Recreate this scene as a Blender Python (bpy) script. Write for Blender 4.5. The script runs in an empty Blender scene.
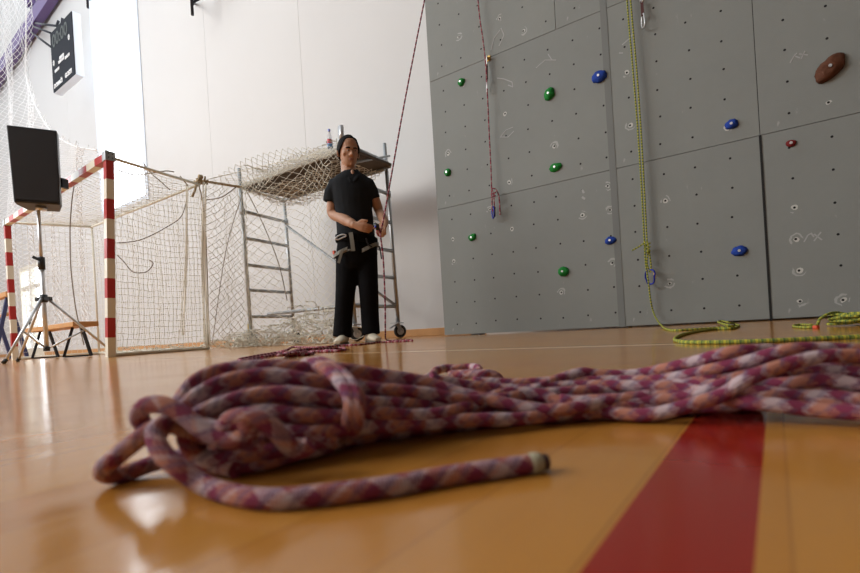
import bpy, bmesh, math, random
from mathutils import Vector, Matrix, noise
random.seed(7)
S = bpy.context.scene
COL = S.collection

# ------------------------------------------------------------------ camera
FPX = 488.0                       # focal length in pixels of the 860 px wide frame
HC = 0.09                         # the camera lies almost on the floor
YAW = math.atan2(346, FPX)
RHO = math.atan(0.06)             # roll
DV = Vector((-math.sin(YAW), math.cos(YAW), 0))
RV = Vector((math.cos(YAW), math.sin(YAW), 0))
ZV = Vector((0, 0, 1))
CX = RV*math.cos(RHO) - ZV*math.sin(RHO)
CY = RV*math.sin(RHO) + ZV*math.cos(RHO)
cam = bpy.data.cameras.new('camera')
camo = bpy.data.objects.new('camera', cam)
COL.objects.link(camo)
m = Matrix.Identity(4)
for i in range(3):
    m[i][0] = CX[i]; m[i][1] = CY[i]; m[i][2] = -DV[i]
m[2][3] = HC
camo.matrix_world = m
cam.sensor_width = 36
cam.lens = FPX/860*36
cam.shift_y = 42.5/860
cam.clip_start = 0.02
cam.clip_end = 200
cam.dof.use_dof = True
cam.dof.focus_distance = 3.6
cam.dof.aperture_fstop = 6.3
S.camera = camo

# ------------------------------------------------------------------ world, lights, exposure
w = bpy.data.worlds.new('daylight'); S.world = w
w.use_nodes = True
bg = w.node_tree.nodes['Background']
bg.inputs[0].default_value = (0.90, 0.95, 1.0, 1)
bg.inputs[1].default_value = 0.95

# hazy sky: brighter low down on the side the tall window looks out to
wt = w.node_tree; tcw = wt.nodes.new('ShaderNodeTexCoord'); sx = wt.nodes.new('ShaderNodeSeparateXYZ')
wt.links.new(tcw.outputs['Generated'], sx.inputs[0])
r1 = wt.nodes.new('ShaderNodeMapRange'); r1.interpolation_type = 'SMOOTHSTEP'
wt.links.new(sx.outputs[1], r1.inputs[0]); r1.inputs[1].default_value = .1; r1.inputs[2].default_value = .35
r2 = wt.nodes.new('ShaderNodeMapRange'); r2.interpolation_type = 'SMOOTHSTEP'
wt.links.new(sx.outputs[2], r2.inputs[0]); r2.inputs[1].default_value = .75; r2.inputs[2].default_value = .5
mm = wt.nodes.new('ShaderNodeMath'); mm.operation = 'MULTIPLY'
wt.links.new(r1.outputs[0], mm.inputs[0]); wt.links.new(r2.outputs[0], mm.inputs[1])
ma = wt.nodes.new('ShaderNodeMath'); ma.operation = 'MULTIPLY_ADD'; ma.inputs[1].default_value = 4.0; ma.inputs[2].default_value = .95
wt.links.new(mm.outputs[0], ma.inputs[0]); wt.links.new(ma.outputs[0], bg.inputs[1])

def area(name, loc, target, sx, sy, power, color):
    l = bpy.data.lights.new(name, 'AREA'); l.shape = 'RECTANGLE'
    l.size = sx; l.size_y = sy; l.energy = power; l.color = color
    o = bpy.data.objects.new(name, l); COL.objects.link(o)
    o.location = loc
    o.rotation_euler = (Vector(target)-Vector(loc)).to_track_quat('-Z', 'Y').to_euler()
    return o
area('window_light', (-17, -5.0, 6.5), (-4, 5.0, 1.5), 10, 5, 750, (0.93, 0.96, 1.0))
area('front_fill_light', (-8.5, -5.5, 6.0), (-2.0, 2.0, 0.3), 6, 3, 480, (1.0, 0.97, 0.92))  # added unseen fill from high front left, brightens rope and man; no window there

vs = S.view_settings
vs.view_transform = 'Standard'; vs.look = 'None'; vs.gamma = 1; vs.use_curve_mapping = False
vs.exposure = 0.68

# ------------------------------------------------------------------ pixel -> place helpers
def ray(px, py):
    return DV + CX*((px-430)/FPX) + CY*((329-py)/FPX)
def V(px, py, d):
    return Vector((0, 0, HC)) + ray(px, py)*d
def WP(px, py, Y):
    v = ray(px, py); return V(px, py, Y/v.y)
def FP(px, py, z=0.0):
    v = ray(px, py); return V(px, py, (z-HC)/v.z)

# ------------------------------------------------------------------ mesh builder
class MB:
    def __init__(s): s.v = []; s.f = []; s.uv = []; s.sm = []
    def face(s, idx, uv=None, smooth=False):
        s.f.append(tuple(idx)); s.uv.append(uv); s.sm.append(smooth)
    def box(s, c, size, M=None):
        c = Vector(c); n = len(s.v)
        hx, hy, hz = [q/2 for q in size]
        for x in (-hx, hx):
            for y in (-hy, hy):
                for z in (-hz, hz):
                    p = Vector((x, y, z))
                    if M: p = M @ p
                    s.v.append(c+p)
        for q in ((0,1,3,2),(4,6,7,5),(0,4,5,1),(2,3,7,6),(0,2,6,4),(1,5,7,3)):
            s.face([n+i for i in q])
        return s
    def beam(s, a, b, wd, ht, up=(0,0,1)):
        a = Vector(a); b = Vector(b); t = (b-a); L = t.length; t.normalize()
        up = Vector(up); sd = t.cross(up)
        if sd.length < 1e-4: sd = t.cross(Vector((1, 0, 0)))
        sd.normalize(); u2 = sd.cross(t)
        M = Matrix((t, sd, u2)).transposed()
        return s.box((a+b)/2, (L, wd, ht), M)
    def tube(s, pts, r, n=8, closed=False, caps=True, flat=1.0):
        pts = [Vector(p) for p in pts]; N = len(pts)
        rad = r if isinstance(r, (list, tuple)) else [r]*N
        tang = []
        for i in range(N):
            if closed: t = pts[(i+1) % N]-pts[i-1]
            else: t = pts[min(i+1, N-1)]-pts[max(i-1, 0)]
            if t.length < 1e-9: t = Vector((0, 0, 1))
            tang.append(t.normalized())
        t0 = tang[0]; ref = Vector((0, 0, 1)) if abs(t0.z) < .9 else Vector((1, 0, 0))
        nx = t0.cross(ref).normalized()
        base = len(s.v); u = 0; us = []
        for i in range(N):
            if i:
                u += (pts[i]-pts[i-1]).length
                nx = nx - tang[i]*nx.dot(tang[i])
                if nx.length < 1e-6: nx = tang[i].orthogonal()
                nx.normalize()
            ny = tang[i].cross(nx)
            us.append(u)
            for k in range(n):
                a = 2*math.pi*k/n
                s.v.append(pts[i]+nx*(math.cos(a)*rad[i])+ny*(math.sin(a)*rad[i]*flat))
        M = N if closed else N-1
        for i in range(M):
            j = (i+1) % N
            u0 = us[i]; u1 = us[j] if j else u+(pts[0]-pts[-1]).length
            for k in range(n):
                k2 = (k+1) % n
                s.face((base+i*n+k, base+i*n+k2, base+j*n+k2, base+j*n+k),
                       ((u0, k/n), (u0, (k+1)/n), (u1, (k+1)/n), (u1, k/n)), True)
        if caps and not closed:
            s.face([base+k for k in range(n)][::-1])
            s.face([base+(N-1)*n+k for k in range(n)])
        return s
    def cyl(s, a, b, r, r2=None, n=16):
        return s.tube([a, b], [r, r if r2 is None else r2], n)
    def loft(s, rings, caps=True):
        # rings: (centre, axis u, axis v); n fixed
        n = 20; base = len(s.v)
        for c, a, b in rings:
            for k in range(n):
                t = 2*math.pi*k/n
                s.v.append(Vector(c)+Vector(a)*math.cos(t)+Vector(b)*math.sin(t))
        for i in range(len(rings)-1):
            for k in range(n):
                k2 = (k+1) % n
                s.face((base+i*n+k, base+i*n+k2, base+(i+1)*n+k2, base+(i+1)*n+k), None, True)
        if caps:
            s.face([base+k for k in range(n)][::-1])
            s.face([base+(len(rings)-1)*n+k for k in range(n)])
        return s
    def ell(s, c, rx, ry, rz, M=None, n=14, m=8):
        c = Vector(c); base = len(s.v)
        for i in range(1, m):
            ph = math.pi*i/m
            for k in range(n):
                t = 2*math.pi*k/n
                p = Vector((rx*math.sin(ph)*math.cos(t), ry*math.sin(ph)*math.sin(t), rz*math.cos(ph)))
                if M: p = M @ p
                s.v.append(c+p)
        for zz in (rz, -rz):
            p = Vector((0, 0, zz))
            if M: p = M @ p
            s.v.append(c+p)
        T = base+(m-1)*n; B = T+1
        for i in range(m-2):
            for k in range(n):
                k2 = (k+1) % n
                s.face((base+i*n+k, base+(i+1)*n+k, base+(i+1)*n+k2, base+i*n+k2), None, True)
        for k in range(n):
            k2 = (k+1) % n
            s.face((T, base+k, base+k2), None, True)
            s.face((B, base+(m-2)*n+k2, base+(m-2)*n+k), None, True)
        return s
    def build(s, name, mat, parent=None, origin=None, bevel=0, remesh=0, smooth_it=0):
        o0 = Vector(parent['_o']) if parent is not None else (Vector(origin) if origin is not None else Vector((0, 0, 0)))
        own = Vector(origin) if (parent is not None and origin is not None) else o0
        me = bpy.data.meshes.new(name)
        me.from_pydata([p-own for p in s.v], [], s.f)
        uvl = me.uv_layers.new(name='UVMap')
        i = 0
        for k, poly in enumerate(me.polygons):
            poly.use_smooth = s.sm[k]
            u = s.uv[k]
            for q, li in enumerate(poly.loop_indices):
                uvl.data[li].uv = u[q] if u else (0, 0)
        me.materials.append(mat)
        ob = bpy.data.objects.new(name, me); COL.objects.link(ob)
        if remesh:
            bm = bmesh.new(); bm.from_mesh(me)
            bmesh.ops.recalc_face_normals(bm, faces=bm.faces[:])
            bm.to_mesh(me); bm.free()
            md = ob.modifiers.new('r', 'REMESH'); md.mode = 'VOXEL'; md.voxel_size = remesh; md.use_smooth_shade = True
            if smooth_it:
                sm = ob.modifiers.new('s', 'SMOOTH'); sm.iterations = smooth_it; sm.factor = .5
            dg = bpy.context.evaluated_depsgraph_get()
            me2 = bpy.data.meshes.new_from_object(ob.evaluated_get(dg))
            me2.name = name
            ob.modifiers.clear(); ob.data = me2
            if not me2.materials: me2.materials.append(mat)
        elif bevel:
            md = ob.modifiers.new('bevel', 'BEVEL'); md.width = bevel; md.segments = 2; md.limit_method = 'ANGLE'
        if parent is not None:
            ob.parent = parent
            ob.location = own-o0
        else:
            ob.location = own
        ob['_o'] = tuple(own)
        return ob

def tag(o, label=None, cat=None, group=None, kind=None):
    if label: o['label'] = label
    if cat: o['category'] = cat
    if group: o['group'] = group
    if kind: o['kind'] = kind
    return o
def empty(name, loc, label, cat, group=None):
    o = bpy.data.objects.new(name, None); COL.objects.link(o)
    o.location = loc; o['_o'] = tuple(Vector(loc)); o.empty_display_size = .1
    return tag(o, label, cat, group)
def spline(pts, sub=8, closed=False):
    P = [Vector(p) for p in pts]; out = []; N = len(P)
    rng = N if closed else N-1
    for i in range(rng):
        if closed: a, b, c, d = P[i-1], P[i], P[(i+1) % N], P[(i+2) % N]
        else: a, b, c, d = P[max(i-1, 0)], P[i], P[i+1], P[min(i+2, N-1)]
        for k in range(sub):
            t = k/sub
            out.append(.5*((2*b)+(c-a)*t+(2*a-5*b+4*c-d)*t*t+(3*b-a-3*c+d)*t*t*t))
    if not closed: out.append(P[-1])
    return out

# ------------------------------------------------------------------ materials
def mat(name, col, rough=.5, metal=0., bump=0., bscale=50., var=0., vscale=5., spec=.5):
    m = bpy.data.materials.new(name); m.use_nodes = True
    nt = m.node_tree; b = nt.nodes['Principled BSDF']
    b.inputs['Base Color'].default_value = (*col, 1)
    b.inputs['Roughness'].default_value = rough
    b.inputs['Metallic'].default_value = metal
    b.inputs['Specular IOR Level'].default_value = spec
    tc = nt.nodes.new('ShaderNodeTexCoord')
    if var:
        n = nt.nodes.new('ShaderNodeTexNoise'); n.inputs['Scale'].default_value = vscale; n.inputs['Detail'].default_value = 5
        nt.links.new(tc.outputs['Object'], n.inputs['Vector'])
        mx = nt.nodes.new('ShaderNodeMix'); mx.data_type = 'RGBA'
        mx.inputs[6].default_value = (*[max(0, c*(1-var)) for c in col], 1)
        mx.inputs[7].default_value = (*[min(1, c*(1+var)) for c in col], 1)
        nt.links.new(n.outputs['Fac'], mx.inputs[0]); nt.links.new(mx.outputs[2], b.inputs['Base Color'])
    if bump:
        n = nt.nodes.new('ShaderNodeTexNoise'); n.inputs['Scale'].default_value = bscale
        nt.links.new(tc.outputs['Object'], n.inputs['Vector'])
        bp = nt.nodes.new('ShaderNodeBump'); bp.inputs['Strength'].default_value = bump; bp.inputs['Distance'].default_value = .01
        nt.links.new(n.outputs['Fac'], bp.inputs['Height']); nt.links.new(bp.outputs[0], b.inputs['Normal'])
    return m

class NG:
    """tiny helper to write node maths"""
    def __init__(s, m): s.nt = m.node_tree; s.N = s.nt.nodes; s.L = s.nt.links
    def math(s, op, a, b=None, c=None):
        n = s.N.new('ShaderNodeMath'); n.operation = op
        for i, x in enumerate((a, b, c)):
            if x is None: continue
            if isinstance(x, (int, float)): n.inputs[i].default_value = x
            else: s.L.new(x, n.inputs[i])
        return n.outputs[0]
    def mix(s, fac, a, b):
        n = s.N.new('ShaderNodeMix'); n.data_type = 'RGBA'
        for i, x in ((0, fac), (6, a), (7, b)):
            if isinstance(x, tuple): n.inputs[i].default_value = (*x, 1) if len(x) == 3 else x
            elif isinstance(x, (int, float)): n.inputs[i].default_value = x
            else: s.L.new(x, n.inputs[i])
        return n.outputs[2]
    def band(s, x, a, b):   # 1 where a < x < b
        return s.math('MULTIPLY', s.math('GREATER_THAN', x, a), s.math('LESS_THAN', x, b))
    def noise(s, vec, scale, detail=3, rough=.5):
        n = s.N.new('ShaderNodeTexNoise'); n.inputs['Scale'].default_value = scale
        n.inputs['Detail'].default_value = detail; n.inputs['Roughness'].default_value = rough
        s.L.new(vec, n.inputs['Vector']); return n.outputs['Fac']
    def comb(s, x, y, z):
        n = s.N.new('ShaderNodeCombineXYZ')
        for i, q in enumerate((x, y, z)):
            if isinstance(q, (int, float)): n.inputs[i].default_value = q
            else: s.L.new(q, n.inputs[i])
        return n.outputs[0]

def rope_mat(name, A, B, Cc, period, weave=.0035, per2=None, zig=.5, nstr=8, tracer=None):
    """braided sheath: two helical yarn families, each changing colour along the rope"""
    m = mat(name, A, .85, spec=.25); g = NG(m); b = g.N['Principled BSDF']
    uv = g.N.new('ShaderNodeUVMap'); sp = g.N.new('ShaderNodeSeparateXYZ'); g.L.new(uv.outputs[0], sp.inputs[0])
    u, v = sp.outputs[0], sp.outputs[1]
    zz = g.math('MULTIPLY', g.math('PINGPONG', v, .5), zig)
    nn = g.math('MULTIPLY', g.math('FLOOR', g.math('DIVIDE', u, period)), .001)
    s1 = g.math('ADD', g.math('DIVIDE', u, period), zz)
    s2 = g.math('SUBTRACT', g.math('ADD', g.math('DIVIDE', u, period), .30), zz)
    k1 = g.math('GREATER_THAN', g.math('FRACT', s1), .45); k2 = g.math('GREATER_THAN', g.math('FRACT', s2), .45)
    a1 = g.math('GREATER_THAN', g.math('FRACT', g.math('MULTIPLY', s1, .5)), .5)
    a2 = g.math('GREATER_THAN', g.math('FRACT', g.math('ADD', g.math('MULTIPLY', s2, .5), .2)), .5)
    colA = g.mix(k1, A, g.mix(a1, B, Cc)); colB = g.mix(k2, A, g.mix(a2, Cc, B))
    # braid checker
    w1 = g.math('ADD', g.math('DIVIDE', u, weave*2), g.math('MULTIPLY', v, nstr))
    w2 = g.math('SUBTRACT', g.math('DIVIDE', u, weave*2), g.math('MULTIPLY', v, nstr))
    f1 = g.math('FRACT', w1); f2 = g.math('FRACT', w2)
    ch = g.math('ABSOLUTE', g.math('SUBTRACT', g.math('GREATER_THAN', f1, .5), g.math('GREATER_THAN', f2, .5)))
    col = g.mix(ch, colA, colB)
    if tracer:
        t1 = g.math('GREATER_THAN', g.math('FRACT', g.math('MULTIPLY', w1, .25)), .72)
        col = g.mix(g.math('MULTIPLY', t1, .45), col, tracer)
    if per2:
        slow = g.math('GREATER_THAN', g.math('FRACT', g.math('DIVIDE', u, per2)), .55)
        col = g.mix(g.math('MULTIPLY', slow, .55), col, Cc)
    g.L.new(col, b.inputs['Base Color'])
    p1 = g.math('SINE', g.math('MULTIPLY', w1, 2*math.pi)); p2 = g.math('SINE', g.math('MULTIPLY', w2, 2*math.pi))
    bp = g.N.new('ShaderNodeBump'); bp.inputs['Strength'].default_value = .5; bp.inputs['Distance'].default_value = .0012
    g.L.new(g.math('MULTIPLY', p1, p2), bp.inputs['Height']); g.L.new(bp.outputs[0], b.inputs['Normal'])
    return m

MAT = {}
MAT['wall'] = mat('painted_plaster', (.56, .56, .555), .8, bump=.05, bscale=6, var=.03, vscale=.7)
MAT['wall_dark'] = mat('dark_boarding', (.16, .13, .10), .8)
MAT['steel'] = mat('galvanised_steel', (.42, .44, .45), .42, .8, var=.15, vscale=20)
MAT['alu'] = mat('aluminium', (.62, .63, .64), .35, .7)
MAT['dark_metal'] = mat('dark_metal', (.02, .022, .03), .4, .5)
MAT['black_plastic'] = mat('black_plastic', (.012, .013, .016), .45)
MAT['rubber'] = mat('rubber', (.02, .02, .02), .7)
MAT['red_paint'] = mat('red_paint', (.42, .03, .03), .35)
MAT['white_paint'] = mat('white_paint', (.74, .72, .62), .4)
MAT['wood'] = mat('beech_wood', (.52, .27, .1), .4, var=.2, vscale=12)
MAT['net'] = mat('net_cord', (.70, .67, .57), .9)
MAT['netw'] = mat('net_cord_white', (.78, .78, .78), .9)
MAT['cord'] = mat('tan_cord', (.33, .24, .13), .9, bump=.4, bscale=200)
MAT['twine'] = mat('thin_dark_cord', (.27, .23, .18), .9)
MAT['skin'] = mat('skin', (.40, .21, .125), .55, var=.12, vscale=30)
MAT['lips'] = mat('lips', (.27, .10, .075), .5)
MAT['hair'] = mat('dark_hair', (.006, .005, .005), .8, bump=.6, bscale=90, spec=.15)
MAT['eye'] = mat('eye_white', (.22, .18, .15), .5)
MAT['iris'] = mat('iris', (.015, .01, .008), .2)
MAT['polo'] = mat('polo_cloth', (.014, .016, .019), .9, bump=.5, bscale=18, var=.15, vscale=10, spec=.15)
MAT['trousers'] = mat('black_cloth', (.005, .005, .006), .9, bump=.7, bscale=14, spec=.1)
MAT['strap'] = mat('grey_webbing', (.19, .19, .17), .8)
MAT['shoe'] = mat('cream_shoe', (.55, .49, .38), .7)
MAT['purple'] = mat('purple_paint', (.11, .065, .20), .45)
MAT['blue_anod'] = mat('blue_anodised', (.01, .02, .28), .3, .6)
MAT['red_anod'] = mat('red_anodised', (.35, .02, .03), .3, .5)
MAT['gold'] = mat('brass_plate', (.55, .35, .10), .35, .8)
MAT['sling'] = mat('dark_red_sling', (.07, .02, .02), .8)
MAT['tape'] = mat('cloth_tape', (.34, .30, .2), .7)
MAT['orange_tape'] = mat('orange_tape', (.6, .08, .03), .6)

# floor: varnished sports parquet with its painted court lines
fm = mat('parquet', (.4, .2, .07), .22, spec=.36); g = NG(fm); b = g.N['Principled BSDF']
tc = g.N.new('ShaderNodeTexCoord'); sp = g.N.new('ShaderNodeSeparateXYZ'); g.L.new(tc.outputs['Object'], sp.inputs[0])
X, Y = sp.outputs[0], sp.outputs[1]
col_i = g.math('FLOOR', g.math('DIVIDE', X, .065))
row_i = g.math('FLOOR', g.math('ADD', g.math('DIVIDE', Y, .45), g.math('MULTIPLY', col_i, .37)))
wn = g.N.new('ShaderNodeTexWhiteNoise'); wn.noise_dimensions = '2D'
g.L.new(g.comb(col_i, row_i, 0), wn.inputs['Vector'])
gr = g.noise(g.comb(g.math('MULTIPLY', X, 22), g.math('MULTIPLY', Y, 2.0), 0), 3, 6, .6)
c = g.mix(wn.outputs['Value'], (.43, .175, .028), (.50, .225, .043))
c = g.mix(g.math('MULTIPLY', gr, .35), c, (.34, .13, .024))
jx = g.math('FRACT', g.math('DIVIDE', X, .065))
c = g.mix(g.math('MULTIPLY', g.math('LESS_THAN', jx, .02), .35), c, (.15, .06, .02))
redm = g.math('MULTIPLY', g.band(X, -.0615, -.0105), g.math('LESS_THAN', Y, 1.1))
c = g.mix(redm, c, (.27, .017, .008))
c = g.mix(g.band(Y, .985, 1.003), c, (.30, .04, .03))
c = g.mix(g.band(Y, 1.608, 1.640), c, (.66, .60, .46))
c = g.mix(g.math('MULTIPLY', g.band(Y, 3.10, 3.14), g.math('LESS_THAN', X, -6)), c, (.30, .05, .05))
g.L.new(c, b.inputs['Base Color'])
rn = g.noise(tc.outputs['Object'], 3.0, 4)
g.L.new(g.math('ADD', .10, g.math('MULTIPLY', rn, .10)), b.inputs['Roughness'])
bp = g.N.new('ShaderNodeBump'); bp.inputs['Strength'].default_value = .25; bp.inputs['Distance'].default_value = .004
g.L.new(g.noise(g.comb(g.math('MULTIPLY', X, 6), g.math('MULTIPLY', Y, 1.5), 0), 3, 3), bp.inputs['Height']); g.L.new(bp.outputs[0], b.inputs['Normal'])
MAT['floor'] = fm

# climbing panel: grey textured ply with a grid of bolt holes and chalk
pm = mat('climbing_panel', (.1, .11, .105), .8, spec=.3); g = NG(pm); b = g.N['Principled BSDF']
tc = g.N.new('ShaderNodeTexCoord'); sp = g.N.new('ShaderNodeSeparateXYZ'); g.L.new(tc.outputs['Object'], sp.inputs[0])
X, Z = sp.outputs[0], sp.outputs[2]
gx = g.math('DIVIDE', g.math('SUBTRACT', X, .175), .2315); gz = g.math('DIVIDE', g.math('SUBTRACT', Z, .115), .2235)
rx = g.math('SUBTRACT', gx, g.math('ROUND', gx)); rz = g.math('SUBTRACT', gz, g.math('ROUND', gz))
rx = g.math('MULTIPLY', rx, .2315); rz = g.math('MULTIPLY', rz, .2235)
# jitter of each hole
wn = g.N.new('ShaderNodeTexWhiteNoise'); wn.noise_dimensions = '3D'
oi = g.N.new('ShaderNodeObjectInfo')
g.L.new(g.comb(g.math('ROUND', gx), g.math('ROUND', gz), g.math('MULTIPLY', oi.outputs['Random'], 50)), wn.inputs['Vector'])
sc = g.N.new('ShaderNodeSeparateColor'); g.L.new(wn.outputs['Color'], sc.inputs[0])
rx = g.math('ADD', rx, g.math('MULTIPLY', g.math('SUBTRACT', sc.outputs[0], .5), .018))
rz = g.math('ADD', rz, g.math('MULTIPLY', g.math('SUBTRACT', sc.outputs[1], .5), .018))
dist = g.math('SQRT', g.math('ADD', g.math('MULTIPLY', rx, rx), g.math('MULTIPLY', rz, rz)))
big = g.noise(tc.outputs['Object'], 1.3, 5, .6); fine = g.noise(tc.outputs['Object'], 14, 6, .7)
c = g.mix(big, (.185, .20, .195), (.235, .25, .235))
c = g.mix(g.math('MULTIPLY', fine, .3), c, (.26, .27, .26))
# chalk arcs round some of the holes
wob = g.math('MULTIPLY', g.math('SUBTRACT', g.noise(tc.outputs['Object'], 18, 3), .5), .05)
dd = g.math('ADD', dist, wob)
arc = g.band(dd, .030, .042)
pick = g.math('GREATER_THAN', sc.outputs[2], .87)
brk = g.math('GREATER_THAN', g.noise(tc.outputs['Object'], 9, 2), .50)
arcm = g.math('MULTIPLY', g.math('MULTIPLY', arc, pick), g.math('MULTIPLY', brk, .30))
c = g.mix(arcm, c, (.62, .63, .62))
halo = g.math('MULTIPLY', g.math('MULTIPLY', g.math('LESS_THAN', dd, .016), g.math('GREATER_THAN', sc.outputs[2], .86)), .7)
c = g.mix(halo, c, (.6, .6, .57))
stx = g.math('SUBTRACT', g.noise(g.comb(g.math('MULTIPLY', X, 9), 0, g.math('MULTIPLY', Z, 3.2)), 1.6, 5, .65), .66)
c = g.mix(g.math('MULTIPLY', g.math('MAXIMUM', stx, 0), 5.0), c, (.5, .5, .48))
c = g.mix(g.math('LESS_THAN', dist, .0085), c, (.006, .006, .006))
g.L.new(c, b.inputs['Base Color'])
bp = g.N.new('ShaderNodeBump'); bp.inputs['Strength'].default_value = .25; bp.inputs['Distance'].default_value = .003
g.L.new(g.noise(tc.outputs['Object'], 120, 3), bp.inputs['Height']); g.L.new(bp.outputs[0], b.inputs['Normal'])
MAT['panel'] = pm
MAT['panel_dark'] = mat('dark_gap', (.012, .012, .012), .9)
MAT['chalk'] = mat('chalk', (.34, .35, .35), .9)

MAT['rope_fg'] = rope_mat('lavender_rope', (.22, .035, .078), (.54, .41, .43), (.48, .20, .14), .030, .0019, zig=1.25, nstr=7, tracer=(.13, .09, .17))
MAT['rope_red'] = rope_mat('red_white_rope', (.26, .03, .06), (.50, .30, .32), (.10, .03, .05), .035, .004)
MAT['rope_pink'] = rope_mat('pink_wall_rope', (.34, .06, .09), (.16, .03, .05), (.35, .25, .24), .04, .004)
MAT['rope_green'] = rope_mat('yellow_green_rope', (.22, .26, .05), (.10, .15, .045), (.48, .43, .05), .012, .004, nstr=6)

gm = bpy.data.materials.new('window_glass'); gm.use_nodes = True
g = NG(gm); g.N.clear()
out = g.N.new('ShaderNodeOutputMaterial'); tr = g.N.new('ShaderNodeBsdfTransparent'); gl = g.N.new('ShaderNodeBsdfGlossy')
gl.inputs['Roughness'].default_value = .05; mxs = g.N.new('ShaderNodeMixShader'); mxs.inputs[0].default_value = .06
g.L.new(tr.outputs[0], mxs.inputs[1]); g.L.new(gl.outputs[0], mxs.inputs[2]); g.L.new(mxs.outputs[0], out.inputs[0])
MAT['glass'] = gm

# ------------------------------------------------------------------ the setting
YB = 5.4                       # back wall plane
XL, XR, YF, ZC = -27.0, 4.5, -7.0, 9.0
ZT = 15.0
WX0, WX1, WZ0, WZ1 = -13.85, -11.42, 3.43, 9.6
DX0, DX1, DZ1 = -20.35, -18.38, 2.9
mb = MB().box(((XL+XR)/2, (YF+YB)/2, -.1), (XR-XL+.6, YB-YF+.6, .2))
tag(mb.build('floor', MAT['floor'], origin=(0, 0, 0)), kind='structure')
def wallbox(mb, x0, x1, z0, z1, y0=YB, t=.25):
    mb.box(((x0+x1)/2, y0+t/2, (z0+z1)/2), (x1-x0, t, z1-z0))
mb = MB()
seams = [XL, -22.9, DX0, DX1, -15.58, WX0, WX1, -8.77, -6.07, -3.38, -.7, 2.0, XR]
gap = .005
for i in range(len(seams)-1):
    a, bb = seams[i]+gap/2, seams[i+1]-gap/2
    if seams[i] == WX0: wallbox(mb, a, bb, 0, WZ0); wallbox(mb, a, bb, WZ1, ZT)
    elif seams[i] == DX0: wallbox(mb, a, bb, DZ1, ZT)
    else: wallbox(mb, a, bb, 0, ZT)
mb.box(((XL+WX0)/2, YB+.24, 5+DZ1/2), (WX0-XL, .02, ZC-DZ1)); mb.box(((WX1+XR)/2, YB+.24, 5), (XR-WX1, .02, ZC))
mb.box(((XL+DX0)/2, YB+.24, 1.5), (DX0-XL, .02, 3)); mb.box(((WX0+DX1)/2, YB+.24, 1.5), (WX0-DX1, .02, 3))
tag(mb.build('wall_back', MAT['wall']), kind='structure')
tag(MB().box((XR+.1, (YF+YB)/2, ZC/2), (.2, YB-YF, ZC)).build('wall_right', MAT['wall_dark']), kind='structure')
tag(MB().box(((XL+XR)/2, YF-.1, ZC/2), (XR-XL, .2, ZC)).build('wall_front', MAT['wall']), kind='structure')
tag(MB().box((XL-.1, (YF+YB)/2, ZC/2), (.2, YB-YF, ZC)).build('wall_left', MAT['wall']), kind='structure')
tag(MB().box((XR-4.0, (YF+YB)/2, ZC+.1), (8.0, YB-YF, .2)).build('ceiling', MAT['wall_dark']), kind='structure')
bbm = MB()
for a, bb in ((XL, DX0), (DX1, -2.97)):
    bbm.box(((a+bb)/2, YB-.012, .05), (bb-a, .024, .10))
tag(bbm.build('baseboard_back', MAT['wood'], bevel=.004), kind='structure')
# vent slots at the end of the baseboard
vm = MB()
for z in (.032, .062): vm.box((-3.28, YB-.027, z), (.5, .008, .010))
tag(vm.build('trim_1', MAT['panel_dark']), kind='structure')
# tall window
MAT['frame'] = mat('window_frame', (.62, .68, .76), .4)
wm = MB()
zc = (WZ0+WZ1)/2; xc = (WX0+WX1)/2
for x in (WX0+.04, WX1-.04): wm.box((x, YB+.03, zc), (.08, .06, WZ1-WZ0))
for z in (WZ0+.04, WZ1-.04): wm.box((xc, YB+.03, z), (WX1-WX0-.16, .06, .08))
wf = tag(wm.build('window_1', MAT['frame'], origin=(xc, YB, WZ0)), kind='structure')
MB().box((xc, YB+.03, zc), (WX1-WX0-.16, .01, WZ1-WZ0-.16)).build('window_pane', MAT['glass'], wf)
MB().box((WX1+.05, YB-.01, zc), (.10, .02, WZ1-WZ0+.1)).build('window_trim', MAT['frame'], wf)
# door with a bright transom
dm = MB(); dxc = (DX0+DX1)/2
for x in (DX0+.05, DX1-.05, dxc): dm.box((x, YB+.06, DZ1/2), (.1 if x != dxc else .08, .14, DZ1))
for z in (DZ1-.05, 2.2): dm.box((dxc, YB+.06, z), (DX1-DX0-.2, .13, .10))
df = tag(dm.build('door_1', MAT['white_paint'], origin=(dxc, YB, 0)), kind='structure')
for s in (-1, 1):
    x = dxc+s*.46
    MB().box((x, YB+.08, 1.2), (.80, .01, 1.9)).build('door_pane', MAT['glass'], df)
    MB().box((x, YB+.08, 2.5), (.80, .01, .48)).build('transom_pane', MAT['glass'], df)
    MB().box((x, YB+.06, .12), (.80, .05, .24)).build('kick_plate', MAT['white_paint'], df)
    MB().box((dxc+s*.10, YB-.04, 1.05), (.03, .05, .22)).build('door_handle', MAT['dark_metal'], df)
# ground outside
tag(MB().box((-10, 16, -.12), (60, 20.5, .1)).build('ground_outside', mat('pale_paving', (.6, .6, .58), .8)), kind='structure')

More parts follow.
